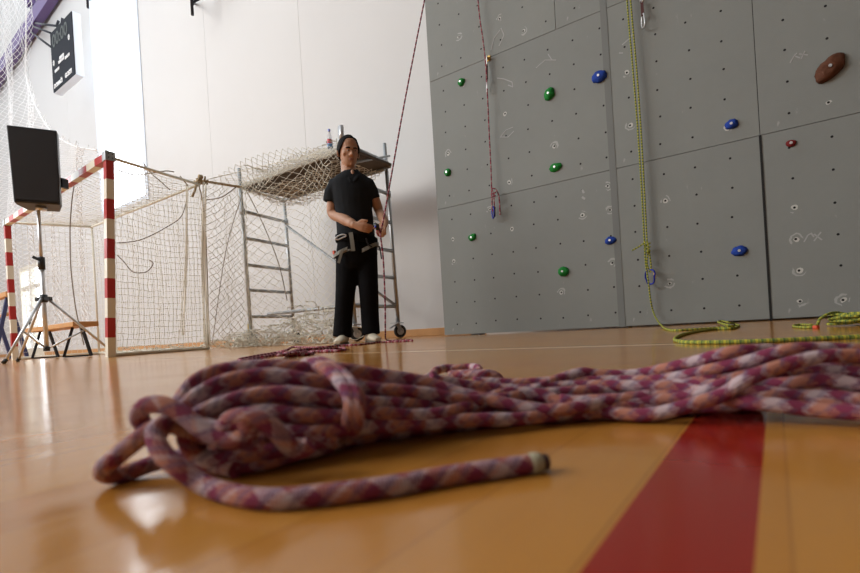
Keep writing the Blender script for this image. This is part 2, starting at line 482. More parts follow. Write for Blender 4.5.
# ------------------------------------------------------------------ climbing wall
YC = 4.4
cw = empty('climbing_wall', (-2.93, YC, 0), 'tall grey bolt-on climbing wall of chalk-marked panels at the right', 'climbing wall')
z1, z2, z3 = 1.372, 2.755, 6.2
gp = .002
def panel(x0, x1, za, zb, first=False):
    mb = MB().box(((x0+x1)/2, YC+.01, (za+zb)/2), (x1-x0-2*gp, .02, zb-za-2*gp))
    return mb.build('panel', MAT['panel'], cw, origin=(x0, YC, za), bevel=.001)
xs = [-2.93, -1.10, -.03, 1.80, 3.3]
for i in range(4):
    for (za, zb) in ((.012, z1), (z1, z2)):
        panel(xs[i], xs[i+1], za, zb)
for a, bb in ((-2.93, -1.51), (-1.51, .6), (.6, 3.3)):
    panel(a, bb, z2, 4.13); panel(a, bb, 4.13, z3)
MB().box(((-2.93+3.3)/2+.005, YC+.055, z3/2+.01), (6.20, .07, z3-.02)).build('backing_board', MAT['panel_dark'], cw)
fr = MB()
for x in (-2.6, -1.1, .4, 1.9, 3.2):
    fr.box((x, YC+.15, z3/2), (.1, .12, z3)); fr.beam((x, YC+.15, z3-.1), (x, YB-.02, z3-.1), .08, .08); fr.beam((x, YC+.15, 2.5), (x, YB-.02, 2.5), .08, .08)
fr.build('support_frame', MAT['steel'], cw)
# shallow rounded joint strip between the first and second panel columns
MB().box((-1.085, YC-.001, 3.06), (.055, .005, 6.1)).build('joint_strip', mat('joint_strip', (.16, .17, .165), .85), cw)
MB().box((-.03, YC-.001, z1/2), (.016, .006, z1)).build('joint_strip', MAT['panel_dark'], cw)
# chalk scrawls, as thin raised strokes on the panels
def scrawl(strokes, r=.006):
    mb = MB()
    for st in strokes:
        q_ = [WP(x, y, YC-.001) for x, y in st]
        for k in range(len(q_)-1): mb.beam(q_[k], q_[k+1], .0018, r*1.6, up=Vector((q_[k+1].z-q_[k].z, 0, -(q_[k+1].x-q_[k].x))))
    return mb.build('chalk_mark', MAT['chalk'], cw)
scrawl([[(804, 242), (808, 235), (812, 233)], [(811, 233), (814, 237)], [(814, 241), (821, 232)], [(814, 234), (822, 240)]])
scrawl([[(790, 63), (794, 56), (797, 53)], [(795, 56), (800, 58)], [(801, 59), (805, 51)], [(799, 54), (808, 55)]], .005)
scrawl([[(497, 78), (504, 79), (512, 82), (513, 87), (508, 85)], [(491, 50), (494, 38), (500, 30)], [(501, 28), (504, 35), (499, 46)]], .006)
scrawl([[(536, 68), (545, 60), (556, 60)], [(548, 54), (552, 60)]], .005)
scrawl([[(501, 136), (506, 130), (513, 127)], [(500, 137), (508, 137), (514, 131)]], .005)
scrawl([[(622, 45), (630, 38), (634, 32)], [(619, 53), (623, 53)]], .006)
scrawl([[(582, 190), (584, 193)], [(582, 197), (585, 199)]], .012)

# climbing holds
def hold(px, py, rw, rh, col, name, label, seed, tilt=0., depth=.40):
    c = WP(px, py, YC)
    rnd = random.Random(seed)
    o = empty('climbing_hold', c, label, 'climbing hold', name)
    m_ = mat('hold_resin', col, .75, bump=.5, bscale=60, var=.35, vscale=25, spec=.2)
    mb = MB(); n, k = 22, 8
    ct, st = math.cos(tilt), math.sin(tilt)
    rim = [1+rnd.uniform(-.07, .07) for _ in range(n)]
    dpt = min(rw, rh)*depth*2
    rings = []
    for j in range(k):
        t = j/(k-1); rr = math.cos(t*math.pi/2*.90)**.8; dz = math.sin(t*math.pi/2)*dpt
        ring = []
        for i in range(n):
            a = 2*math.pi*i/n
            x = math.cos(a)*rw*rr*rim[i]; z = math.sin(a)*rh*rr*rim[i]
            q = 1+.16*noise.noise(Vector((x*25+seed, z*25, t*3)))
            ring.append(Vector((c.x+(x*ct-z*st)*q, YC-.0-dz*q, c.z+(x*st+z*ct)*q)))
        rings.append(ring)
    base = 0
    for r_ in rings: mb.v += r_
    for j in range(k-1):
        for i in range(n):
            i2 = (i+1) % n
            mb.face((j*n+i, (j+1)*n+i, (j+1)*n+i2, j*n+i2), None, True)
    mb.face([(k-1)*n+i for i in range(n)][::-1]); mb.face([i for i in range(n)])
    mb.build('grip', m_, o)
    yb = YC-dpt*1.02
    MB().cyl((c.x, yb+.008, c.z), (c.x, yb-.004, c.z), .010, n=10).build('bolt', MAT['alu'], o)
    return o
GRN, BLU = (.015, .20, .035), (.015, .05, .30)
gg, gb = 'green climbing holds', 'blue climbing holds'
hold(461.5, 82.5, .042, .040, GRN, gg, 'small round green climbing hold, highest on the left of the wall', 1)
hold(549.5, 94.5, .048, .058, GRN, gg, 'green climbing hold with a pointed top, between the pink rope and blue hold', 2, -.5)
hold(448, 172.5, .040, .040, GRN, gg, 'round green climbing hold nearest the left edge of the wall', 3)
hold(555.5, 167.5, .062, .038, GRN, gg, 'flat wide green climbing hold just above the horizontal panel seam', 4, .15)
hold(472.5, 237.5, .046, .036, GRN, gg, 'green climbing hold below the end of the hanging pink rope', 5, .2)
hold(563.5, 271.5, .050, .045, GRN, gg, 'lowest green climbing hold, near the foot of the wall', 6)
hold(599.5, 77, .066, .052, BLU, gb, 'chunky blue climbing hold, highest blue one beside the vertical joint', 7, .1)
hold(731.5, 124.5, .044, .038, BLU, gb, 'small blue climbing hold just above the seam on the right', 8, .2)
hold(610.5, 240.5, .050, .034, BLU, gb, 'dull blue climbing hold low beside the vertical joint', 9, .2)
hold(739.5, 251, .050, .040, BLU, gb, 'round bright blue climbing hold low on the right side', 10)
hold(829.5, 68.5, .066, .100, (.10, .038, .02), 'single holds', 'large brown oval climbing hold at the upper right', 11, -.75, .4)
hold(791, 143.5, .030, .026, (.16, .015, .015), 'single holds', 'tiny red climbing hold just under the seam at right', 12)

# carabiner outline
def carabiner(mb, c, right, up, wd, ht, r, n=8):
    pts = []
    for i in range(20):
        a = 2*math.pi*i/20
        x = math.copysign(abs(math.cos(a))**.6, math.cos(a))*wd/2*(1.0 if math.sin(a) > 0 else .8); z = math.copysign(abs(math.sin(a))**.8, math.sin(a))*ht/2
        pts.append(Vector(c)+Vector(right)*x+Vector(up)*z)
    mb.tube(pts, r, n, closed=True); return mb
XV = Vector((1, 0, 0))
def quickdraw(pt, pb, label):
    a = WP(*pt, YC-.05); b2 = WP(*pb, YC-.06); L = (a-b2).length; t = (b2-a).normalized()
    o = empty('quickdraw', a, label, 'quickdraw', 'quickdraws on the climbing wall')
    MB().box((a.x, YC-.004, a.z), (.035, .006, .05)).cyl((a.x, YC, a.z+.01), (a.x, YC-.02, a.z+.01), .009, n=8).beam((a.x, YC-.004, a.z-.012), (a.x, YC-.058, a.z-.012), .03, .004).build('bolt_hanger', MAT['gold'], o)
    rt = (XV*.55+Vector((0, -.8, 0))).normalized()
    carabiner(MB(), a+t*.045, rt, -t, .055, .10, .0055).build('upper_carabiner', MAT['alu'], o)
    MB().beam(a+t*.085, a+t*(L-.085), .022, .007, up=(0, 1, 0)).build('sling', MAT['sling'], o)
    carabiner(MB(), a+t*(L-.045), rt, t, .062, .11, .0055).build('lower_carabiner', MAT['alu'], o)
quickdraw((486.5, 56.5), (487, 90), 'quickdraw with a dark red sling clipped to the left rope')
quickdraw((641, -9), (643.5, 26), 'quickdraw hanging at the top edge right of the yellow-green rope')

# hanging pink rope with knot and carabiner
def ropeobj(name, paths, r, m_, n=8, sub=8):
    mb = MB()
    for p in paths: mb.tube(spline(p, sub), r, n)
    return mb
P = lambda x, y, d=.07: WP(x, y, YC-d)
o = empty('hanging_rope', P(492, 215), 'thin pink rope hanging down the left of the climbing wall, knotted near its end', 'rope')
mb = ropeobj('r', [[P(470, -120)+ZV*1.7, P(470, -120), P(478, 0), P(483, 40), P(485.5, 62), P(487.3, 92, .08), P(489, 130), P(491, 170), P(491.6, 190), P(492, 200), P(492, 208), P(493, 211), P(494.3, 207), P(494, 200), P(493.6, 193, .085), P(491.8, 189.8, .09), P(493, 188.5, .09), P(496, 189.5, .07), P(498.5, 195), P(499.6, 204), P(500, 215)],
                       [P(491, 194, .095), P(494.5, 193, .10), P(496.5, 191, .08)], [P(491.2, 197.5, .10), P(495.6, 195.5, .10)]], .0062, None)
mb.build('cord', MAT['rope_pink'], o)
q = empty('locking_carabiner', P(493, 212), 'blue carabiner hanging in the knot of the pink rope', 'carabiner')
carabiner(MB(), P(493, 212.5), (XV*.7+Vector((0, -.7, 0))), ZV, .072, .115, .006).build('body', MAT['blue_anod'], q)
MB().tube([P(494.9, 207), P(494.9, 217)], .0065, 8).build('gate', MAT['dark_metal'], q)
# yellow-green rope (two strands)
o = empty('hanging_rope', FP(665, 329), 'yellow-green rope hanging double over the wall and running onto the floor', 'rope')
fz = .0055
G = lambda x, y, z=fz: FP(x, y, z)
mb = MB()
mb.tube(spline([P(623, -80)+ZV*2.3, P(623, -80), P(627, 0), P(632, 60), P(637, 120), P(641, 180), P(644, 235), P(645.5, 262), P(648.5, 283), P(650.5, 300), P(654, 314, .09), FP(661, 325, .02), FP(670, 330.0, fz), G(690, 329.5), G(715, 328), G(731, 327.2), G(739, 326), G(735, 323.8), G(728, 322.3, .02), G(721, 320.8, .02), G(718, 322, .02), G(725, 324.5, .02), G(736, 327), G(732, 328.4), G(715, 329.2), G(700, 331), G(684, 334.2), G(675.5, 338), G(677, 341), G(690, 342.3), G(720, 342.3), G(760, 341.2), G(800, 339.5), G(860, 336.8), G(920, 334)], 8), .0062, 8)
mb.tube(spline([P(624.5, -80)+ZV*2.3, P(624.5, -80), P(630.5, 0), P(637, 75), P(641.5, 140), P(644.8, 200), P(646.8, 238), P(647.6, 244, .075), P(644.5, 247.5, .09), P(647.8, 251, .09), P(646.8, 262), P(648.4, 268.5), P(650.4, 272), P(651, 266), P(649.8, 256, .08), P(648.6, 248, .1), P(646.5, 242, .1), P(640, 246, .09), P(632, 250.5, .08)], 8), .0062, 8)
for y in (243.5, 247, 251): mb.tube([P(645, y+1.5, .105), P(650.5, y-.5, .105)], .0062, 8)
mb.build('cord', MAT['rope_green'], o)
q = empty('locking_carabiner', P(650.5, 277), 'blue D-shaped carabiner in the knot of the yellow-green rope', 'carabiner')
carabiner(MB(), P(650.3, 277), XV*.95+Vector((0, -.3, 0)), ZV, .085, .118, .0065).build('body', MAT['blue_anod'], q)
MB().tube([P(654.3, 271.5), P(654.8, 278)], .0085, 8).build('gate_sleeve', MAT['gold'], q)
# coiled heap of the other green rope
rnd = random.Random(5)
c0 = FP(845, 326)
o = empty('coiled_rope', (c0.x, c0.y, 0), 'heap of yellow-green rope coiled on the floor at the far right', 'rope')
mb = MB(); pts = []
cx_, cy_ = c0.x+.05, c0.y
for i in range(90):
    a = i*.62; rr = .11+.05*math.sin(i*1.7)+rnd.uniform(-.02, .02)
    pts.append(Vector((cx_+math.cos(a)*rr*.62, cy_+math.sin(a)*rr*.75, .007+.0004*i+rnd.uniform(0, .010))))
mb.tube(spline(pts, 6), .0055, 8)
e = [V(858, 322, 2.1), V(848, 315.5, 2.05), V(838, 312.5, 2.05), V(828, 314, 2.0), V(820, 319, 2.0), V(817, 325, 1.98), G(810, 327.2), G(797, 327), G(793.5, 325.6), G(800, 324.6), G(812, 324.8)]
mb.tube(spline(e, 8), .0055, 8)
mb.build('cord', MAT['rope_green'], o)
MB().tube([G(813.5, 327.3), G(818.5, 327.2)], .0075, 8).build('tape_mark', MAT['orange_tape'], o)

# ------------------------------------------------------------------ netting helper
def net(mb, Sf, nu, nv, r, diamond=False, jit=0., close=True, skip=0.):
    g_ = [[None]*(nv+1) for _ in range(nu+1)]
    for i in range(nu+1):
        for j in range(nv+1):
            p = Vector(Sf(i/nu, j/nv))
            g_[i][j] = p+Vector((random.uniform(-jit, jit), random.uniform(-jit, jit), random.uniform(-jit, jit)))
    def seg(a, b_):
        if skip and random.random() < skip: return
        mid = (a+b_)/2+Vector((0, 0, -.06*(a-b_).length))
        mb.tube([a, b_], r, 3, caps=False)
    for i in range(nu+1):
        for j in range(nv+1):
            if diamond:
                if (i+j) % 2 == 0:
                    if i < nu and j < nv: seg(g_[i][j], g_[i+1][j+1])
                    if i > 0 and j < nv: seg(g_[i][j], g_[i-1][j+1])
            else:
                if i < nu: seg(g_[i][j], g_[i+1][j])
                if j < nv: seg(g_[i][j], g_[i][j+1])
    return mb
def lerp(a, b_, t): return Vector(a)*(1-t)+Vector(b_)*t
def poly_at(P_, t):
    n = len(P_)-1; x = max(0, min(.99999, t))*n; i = int(x); return lerp(P_[i], P_[i+1], x-i)

# ------------------------------------------------------------------ handball goal
GN = Vector((-5.52, 2.16, 0)); GF = Vector((-9.15, 2.32, 0)); ND = Vector((-5.89, 3.43, 0)); FD = Vector((-9.0, 3.36, 0))
GH = 2.06
goal = empty('handball_goal', GN, 'red and white striped handball goal with net, left of the scaffold', 'goal')
gdir = (GF-GN).normalized()
def striped(a, b_, ns, name, first_red, w_=.072, up=(0, 0, 1)):
    # one post: stripes alternate along its length
    me_w, me_r = MB(), MB()
    for i in range(ns):
        p = lerp(a, b_, i/ns); q_ = lerp(a, b_, (i+1)/ns)
        (me_r if (i % 2 == 0) == first_red else me_w).beam(p, q_, w_, w_, up)
    # joined into one mesh with two materials
    mb = MB(); mb.v = me_w.v+[v for v in me_r.v]; n0 = len(me_w.v)
    mb.f = me_w.f+[tuple(i+n0 for i in f_) for f_ in me_r.f]; mb.uv = [None]*len(mb.f); mb.sm = [False]*len(mb.f)
    ob = mb.build(name, MAT['white_paint'], goal)
    ob.data.materials.append(MAT['red_paint'])
    for k, p_ in enumerate(ob.data.polygons):
        if k >= len(me_w.f): p_.material_index = 1
    return ob
gup = gdir.cross(ZV)
TN = V(108.6, 157, 4.93); TF = GF+ZV*(GH-.04)
striped(GN, TN-ZV*.03, 10, 'post', False, up=gup)
striped(GF, GF+Vector((0, 0, GH-.08)), 10, 'post', False, up=gup)
striped(TN+gdir*.04, TF-gdir*.04, 16, 'crossbar', True)
for p in (TN, TF):
    cb = MB().beam(p-gdir*.046, p+gdir*.046, .09, .092)
    cb.build('corner_bracket', MAT['steel'], goal)
ydir = (ND-GN).normalized()
for k in ((-.02, .02), (.02, .02), (-.02, -.02), (.02, -.02), (0, .035)):
    c_ = TN+ZV*k[1]-gdir*.046+ydir*k[0]; MB().cyl(c_, c_-gdir*.008, .006, n=6).build('bolt', MAT['dark_metal'], goal)
T1, T2 = ND+ZV*2.10, FD+ZV*2.08
tb = [(TN, T1), (GF+ZV*(GH-.03), T2), (T1, T2), (FD+ZV*.02, T2), (GN+ZV*.02, ND+ZV*.02), (GF+ZV*.02, FD+ZV*.02), (ND+ZV*.02, FD+ZV*.02)]
for k, (a, b_) in enumerate(tb):
    MB().tube([a, b_], .017 if k < 4 else .02, 8).build('net_rail', MAT['white_paint'], goal)
nb = MB()
sag = lambda t: -.0*math.sin(math.pi*t)
# back sheet, near side, far side, top
net(nb, lambda u, v: lerp(lerp(ND, FD, u), lerp(T1, T2, u), v)+Vector((.0, .10*math.sin(u*math.pi)*math.sin(v*math.pi)+.03*math.sin(u*31), .03-.10*math.sin(u*math.pi)*v)), 44, 27, .0022, jit=.008)
net(nb, lambda u, v: lerp(lerp(GN, ND, u), lerp(TN, T1, u), v)+Vector((.05*math.sin(u*9)*v, 0, .03-.05*math.sin(u*math.pi)*v)), 20, 30, .0022, jit=.008)
net(nb, lambda u, v: lerp(lerp(GF, FD, u), lerp(GF+ZV*GH, T2, u), v)+Vector((.04*math.sin(u*12), 0, .03)), 14, 27, .0022, jit=.008)
net(nb, lambda u, v: lerp(lerp(TN, T1, u), lerp(GF+ZV*GH, T2, u), v)+Vector((0, 0, -.16*math.sin(v*math.pi)*math.sin(u*math.pi))), 14, 44, .0022, jit=.008)
# gathered folds of netting
for (x0, y0, y1, d_) in ((187, 184, 335, 6.05), (203, 182, 345, 6.2), (205.5, 184, 347, 6.15)):
    for k in range(7):
        nb.tube(spline([V(x0+random.uniform(-1, 1), y0, d_), V(x0-1+random.uniform(-2, 2), (y0+y1)/2, d_-.02), V(x0-(5 if x0 < 190 else -3)+random.uniform(-2.5, 2.5), y1, d_-.03)], 8), .0042, 4)
for k in range(26):
    t = random.random(); a = lerp(GN, ND, t); nb.tube(spline([a+Vector((random.uniform(-.04, .04), 0, .03+random.random()*.05)), a+Vector((-.05, .06, .09*random.random())), a+Vector((.03, .14, .03))], 4), .004, 4)
for k in range(40):
    t = random.random(); a = lerp(ND, FD, t)+Vector((random.uniform(-.05, .05), random.uniform(-.1, .05), .025)); nb.tube(spline([a, a+Vector((.1, .03, .05*random.random())), a+Vector((.2, 0, .01))], 4), .004, 4)
nb.build('goal_net', MAT['net'], goal)
# knot and ties
kc = V(198, 179, 6.2); kn = MB()
for k in range(9):
    a = k*.9
    kn.tube([kc+Vector((math.cos(a+t*.63)*.05, math.sin(k)*.04+.01*t, math.sin(a+t*.63)*.05)) for t in range(8)], .012, 6)
kn.tube(spline([kc, V(195, 190, 6.15), V(192, 197, 6.15)], 6), .016, 6)
kn.tube(spline([kc, V(199, 186, 6.2), V(202, 200, 6.2), V(206, 240, 6.2), V(209, 345, 6.2)], 6), .008, 6)
kn.build('rope_knot', MAT['cord'], goal)
MB().tube(spline([V(118, 170, 5.2), V(127, 173, 5.4), V(136, 175, 5.5), V(152, 173, 5.7), V(166, 171, 5.8), V(174, 172, 5.9)], 6), .007, 5).tube(spline([V(138, 156, 5.5), V(150, 172, 5.6), V(160, 181, 5.7), V(170, 190, 5.8)], 5), .006, 5).tube(spline([V(180, 176, 5.9), V(188, 186, 6.0)], 4), .007, 5).build('net_tie', MAT['twine'], goal)
MB().tube(spline([V(74, 186, 5.5), V(72, 200, 5.5), V(70, 230, 5.5), V(71, 270, 5.5), V(76, 310, 5.5), V(84, 345, 5.5)], 8), .006, 5).tube(spline([V(117, 255, 5.1), V(124, 262, 5.15), V(133, 272, 5.2), V(146, 272, 5.25), V(153, 264, 5.3), V(149, 260, 5.3)], 6), .005, 5).tube(spline([V(117, 243, 5.1), V(140, 240, 5.3), V(165, 228, 5.7), V(182, 215, 6.0), V(188, 190, 6.1)], 6), .005, 5).build('loose_cord', MAT['twine'], goal)
# loose cord on the floor at the goal mouth
# ------------------------------------------------------------------ scaffold
sc = empty('mobile_scaffold', (-5.83, 3.95, 0), 'wheeled steel mobile scaffold tower behind the standing man', 'scaffold')
XA, XB, YN, YR = -5.76, -3.84, 3.95, 4.79
XA2, XB2 = -5.91, -3.90
tops = {(0, 0): 2.40, (0, 1): 2.18, (1, 0): 2.41, (1, 1): 2.47}
xx = {(0, 0): XA, (0, 1): XA2, (1, 0): XB, (1, 1): XB2}
for i in (0, 1):
    for j in (0, 1):
        x = xx[(i, j)]; y = (YN, YR)[j]
        MB().tube([(x+.02, y, .20), (x-.03, y, tops[(i, j)])], .024, 12).build('upright', MAT['steel'], sc)
        cs = MB().box((x, y, .19), (.12, .12, .012)); 
        cs.cyl((x, y, .19), (x, y, .30), .018)
        ang = .5+i*.4+j*.2; dx, dy = math.cos(ang), math.sin(ang)
        for s_ in (-1, 1): cs.beam((x-dy*.03*s_, y+dx*.03*s_, .18), (x-dy*.03*s_+dx*.035, y+dx*.03*s_+dy*.035, .08), .05, .006, up=(-dy, dx, 0))
        cs.beam((x-dx*.03, y-dy*.03, .165), (x-dx*.10, y-dy*.10, .13), .05, .012)
        co = cs.build('caster', MAT['steel'], sc)
        wx, wy = x+dx*.035, y+dy*.035
        ax = Vector((-dy, dx, 0))
        c_ = Vector((wx, wy, .085))
        pts = [c_+(Vector((dx, dy, 0))*math.cos(a)+ZV*math.sin(a))*.062 for a in [2*math.pi*k/24 for k in range(24)]]
        MB().tube(pts, .022, 8, closed=True).build('tyre', MAT['rubber'], co)
        MB().cyl(c_-ax*.016, c_+ax*.016, .046, n=16).cyl(c_-ax*.036, c_+ax*.036, .012, n=8).build('hub', MAT['alu'], co)
for i in (0, 1):
    for z in (.40, .76, 1.10, 1.46, 1.82, 2.14 if i == 0 else 2.22):
        MB().tube([(xx[(i, 0)], YN, z), (xx[(i, 1)], YR, z)], .023, 10).build('rung', MAT['steel'], sc)
    z = 1.82
    MB().tube([(xx[(i, 1)]-.015, YR, z-.04), (xx[(i, 1)]-.015, YR, z+.04)], .034, 10).build('clamp', MAT['steel'], sc)
    MB().tube([(xx[(i, 0)]-.015, YN, z-.04), (xx[(i, 0)]-.015, YN, z+.04)], .034, 10).build('clamp', MAT['steel'], sc)
MB().tube([(XA, YN+.30, .43), (XB, YN+.30, .43)], .022, 8).build('brace', MAT['steel'], sc)
MB().tube([(XA2, YR-.04, 1.78), (XB2, YR-.04, .43)], .020, 8).build('brace', MAT['steel'], sc)
MB().tube([(XA2, YR-.06, 2.12), (XB2, YR-.06, 2.12)], .022, 8).build('brace', MAT['steel'], sc)
MB().tube([(XB-.02, YN+.05, 2.0), (XB+.005, YR-.03, 2.28)], .014, 8).build('brace', MAT['steel'], sc)
pf = MB().box(((XA+XB)/2, (YN+YR)/2, 2.165), (XB-XA+.06, YR-YN-.06, .03))
pfo = pf.build('platform', mat('weathered_plywood', (.10, .075, .05), .8, var=.4, vscale=6), sc)
em = MB()
for y in (YN+.02, YR-.02): em.beam((XA, y, 2.165), (XB, y, 2.165), .03, .055)
em.build('platform_rail', mat('weathered_rail', (.38, .36, .31), .7, var=.2, vscale=9), pfo)
MB().cyl((XA, YN, .20), (XA, YN, .30), .028).build('yellow_collar', mat('yellow_paint', (.5, .36, .03), .5), sc)
MB().cyl((XB-.0, YN-.01, 2.24), (XB, YN-.01, 2.41), .028).build('end_spigot', MAT['alu'], sc)

# water bottle on the platform
bc = Vector((0, 0, 0)); t_ = V(330, 147, 5.62); bc = Vector((t_.x, t_.y, 2.232))
o = empty('water_bottle', bc, 'small clear plastic water bottle with red and blue label on the scaffold platform', 'bottle')
def lathe(mb, c, prof, n=16):
    c = Vector(c); base = len(mb.v)
    for r_, z in prof:
        for k in range(n): a = 2*math.pi*k/n; mb.v.append(c+Vector((r_*math.cos(a), r_*math.sin(a), z)))
    for i in range(len(prof)-1):
        for k in range(n): k2 = (k+1) % n; mb.face((base+i*n+k, base+i*n+k2, base+(i+1)*n+k2, base+(i+1)*n+k), None, True)
    mb.face([base+k for k in range(n)][::-1]); mb.face([base+(len(prof)-1)*n+k for k in range(n)]); return mb
pet = mat('clear_plastic', (.75, .8, .86), .15); pet.node_tree.nodes['Principled BSDF'].inputs['Alpha'].default_value = .35
lathe(MB(), bc, [(.026, 0), (.031, .006), (.031, .055), (.030, .06), (.030, .115), (.031, .125), (.026, .155), (.013, .185), (.012, .205)]).build('bottle_body', pet, o)
lathe(MB(), bc, [(.015, .198), (.016, .2), (.016, .222), (.014, .224)]).build('cap', mat('blue_cap', (.25, .3, .75), .4), o)
lathe(MB(), bc, [(.0315, .055), (.032, .056), (.032, .10), (.0315, .101)]).build('label', mat('red_label', (.5, .03, .05), .4), o)
lathe(MB(), bc, [(.0316, .012), (.0322, .013), (.0322, .054), (.0316, .055)]).build('label', mat('blue_label', (.15, .35, .65), .4), o)

# draped net between goal, scaffold and floor
dn = empty('draped_net', V(215, 348, 6.3), 'loose pale net thrown over the scaffold and bunched on the floor under it', 'net')
nb = MB()
A = [V(202, 181, 6.25), V(240, 187, 6.45), V(246, 186, 6.45), V(300, 166, 5.85), V(334, 153, 5.3)]
Bm = [FP(212, 349, .02), V(244, 345, 6.3), V(262, 344, 6.2), V(300, 343.5, 5.7), V(334, 341, 5.25)]
net(nb, lambda u, v: lerp(poly_at(A, u), poly_at(Bm, u), v)+Vector((.04*math.sin(u*17+v*3), -.02+.06*math.sin(v*3.1)*math.sin(u*9), -.12*math.sin(u*math.pi)*math.sin(v*math.pi)*0)), 40, 44, .0026, diamond=True, jit=.012)
# sheet from knot spreading towards the lower left corner of the scaffold (behind)
A2 = [V(203, 182, 6.3), V(240, 180, 6.6), V(290, 192, 7.3)]
B2 = [V(214, 347, 6.5), V(244, 344, 7.0), V(300, 342, 7.4)]
net(nb, lambda u, v: lerp(poly_at(A2, u), poly_at(B2, u), v)+Vector((0, .05*math.sin(u*11), 0)), 22, 30, .0022, diamond=True, jit=.02)
# over the top of the platform
def top(u, v):
    p = lerp(Vector((XA+.0, YN-.05, 2.22)), Vector((XB-.05, YN-.05, 2.21)), u)
    q_ = lerp(Vector((XA2+.3, YR+.05, 2.17)), Vector((XB2-.05, YR+.05, 2.19)), u)
    r_ = lerp(p, q_, v); r_.z += .035+.13*math.exp(-((u-.06)/.10)**2)*(1-v)+.03*abs(math.sin(u*8+v*4)); return r_
net(nb, top, 50, 22, .0032, diamond=True, jit=.010)
def under(u, v):
    p = lerp(Vector((XA+.04, YN+.02, 2.06)), Vector((XB-.05, YN+.02, 2.10)), u)
    q_ = lerp(Vector((XA2+.10, YR-.02, 2.02)), Vector((XB2-.05, YR-.02, 2.08)), u)
    r_ = lerp(p, q_, v); r_.z -= .05*math.sin(u*math.pi); r_.z += .02*math.sin(u*20+v*7); return r_
net(nb, under, 46, 20, .0042, diamond=True, jit=.014)
# front valance
net(nb, lambda u, v: lerp(Vector((XA, YN-.07, 2.23)), Vector((XB, YN-.07, 2.21)), u)+Vector((0, .0, -.22*v*(.6+.4*math.sin(u*7)))), 50, 6, .003, diamond=True, jit=.010)
# peak line from knot over the platform
nb.tube(spline([V(206, 180, 6.3), V(238, 172, 6.5), V(262, 166, 6.3), V(300, 158, 5.9), V(328, 148, 5.5)], 6), .005, 5)
net(nb, lambda u, v: lerp(lerp(V(208, 181, 6.3), V(330, 149, 5.4), u)+Vector((0, 0, .16*math.sin(u*math.pi)*(1-v))), lerp(V(240, 188, 6.5), V(332, 154, 5.35), u), v), 40, 8, .0028, diamond=True, jit=.012)
nb.build('net_sheet', MAT['net'], dn)
hp = MB(); rnd = random.Random(11)
for k in range(330):
    x = rnd.uniform(222, 336); hmax = 30*math.exp(-((x-318)/26)**2)+13*math.exp(-((x-268)/45)**2)+3
    d_ = 6.55-(x-222)*.0108+rnd.uniform(-.12, .35)
    f0 = V(x, 340, d_); 
    z = .012+(hmax*d_/FPX)*rnd.random()**1.4
    p = Vector((f0.x, f0.y, z)); pts = [p]
    dr = Vector((rnd.gauss(0, 1), rnd.gauss(0, .5), rnd.gauss(0, .5))).normalized()
    for q_ in range(7):
        dr = (dr+Vector((rnd.gauss(0, .7), rnd.gauss(0, .4), rnd.gauss(0, .5)))).normalized()
        n_ = pts[-1]+dr*.055; n_.z = max(.008, min(n_.z, z+.06)); pts.append(n_)
    hp.tube(spline(pts, 2), .0048, 4)
tag(hp.build('bunched_heap', MAT['net'], dn), kind='stuff')
MB().tube(spline([V(200, 180.5, 6.22), V(215, 183, 6.3), V(240, 187, 6.45), V(244, 188, 6.45)], 6), .016, 6).build('head_rope', MAT['cord'], dn)
MB().tube(spline([V(246, 190, 6.42), V(262, 222, 6.2), V(278, 262, 6.1), V(287, 300, 6.1)], 6), .0065, 5).tube(spline([V(206, 200, 6.25), V(222, 197, 6.3), V(236, 187, 6.4)], 6), .007, 5).tube(spline([V(212, 345, 6.4), V(226, 250, 6.4), V(243, 192, 6.42)], 6), .005, 5).build('tie_line', MAT['twine'], dn)

# ------------------------------------------------------------------ safety net hanging upper left
bn = MB()
Rb = [WP(23, -130, 3.9), WP(26, -40, 3.9), WP(26, 0, 3.9), WP(26, 40, 3.9), WP(26, 75, 3.9), WP(31, 95, 3.85), WP(40, 115, 3.8), WP(50, 130, 3.75), WP(62, 140, 3.7), WP(78, 147, 3.65), WP(97, 150, 3.55)]
Rb2 = [WP(97, 150, 3.55), WP(98, 200, 3.5), WP(99, 260, 3.5), WP(100, 345, 3.5)]
def border(v):
    return poly_at(Rb, v/.62) if v < .62 else poly_at(Rb2, (v-.62)/.38)
Lx = -20.5
def safety(u, v):
    r_ = border(v); l_ = Vector((Lx, 4.0, r_.z*1.0+(.9*v if v > .3 else 0)*(1-v)))
    p = lerp(l_, r_, u); p.y += .10*math.sin(p.x*4.1)+.05*math.sin(p.x*9+p.z); p.z = max(p.z, .02); return p
net(bn, safety, 96, 150, .0046, diamond=True, jit=.006)
sn = tag(bn.build('safety_net', MAT['netw'], origin=(Lx, 4.0, 0)), 'white ball-stop net hanging from above at the far left edge', 'net')
sn_edge = MB().tube(spline(Rb, 5), .011, 6)
for k in range(60):
    p = border(.15+.47*random.random()); sn_edge.tube([p, p+Vector((random.uniform(0, .14), 0, random.uniform(-.08, .06)))], .006, 4)
sn_edge.build('frayed_edge', MAT['netw'], sn)

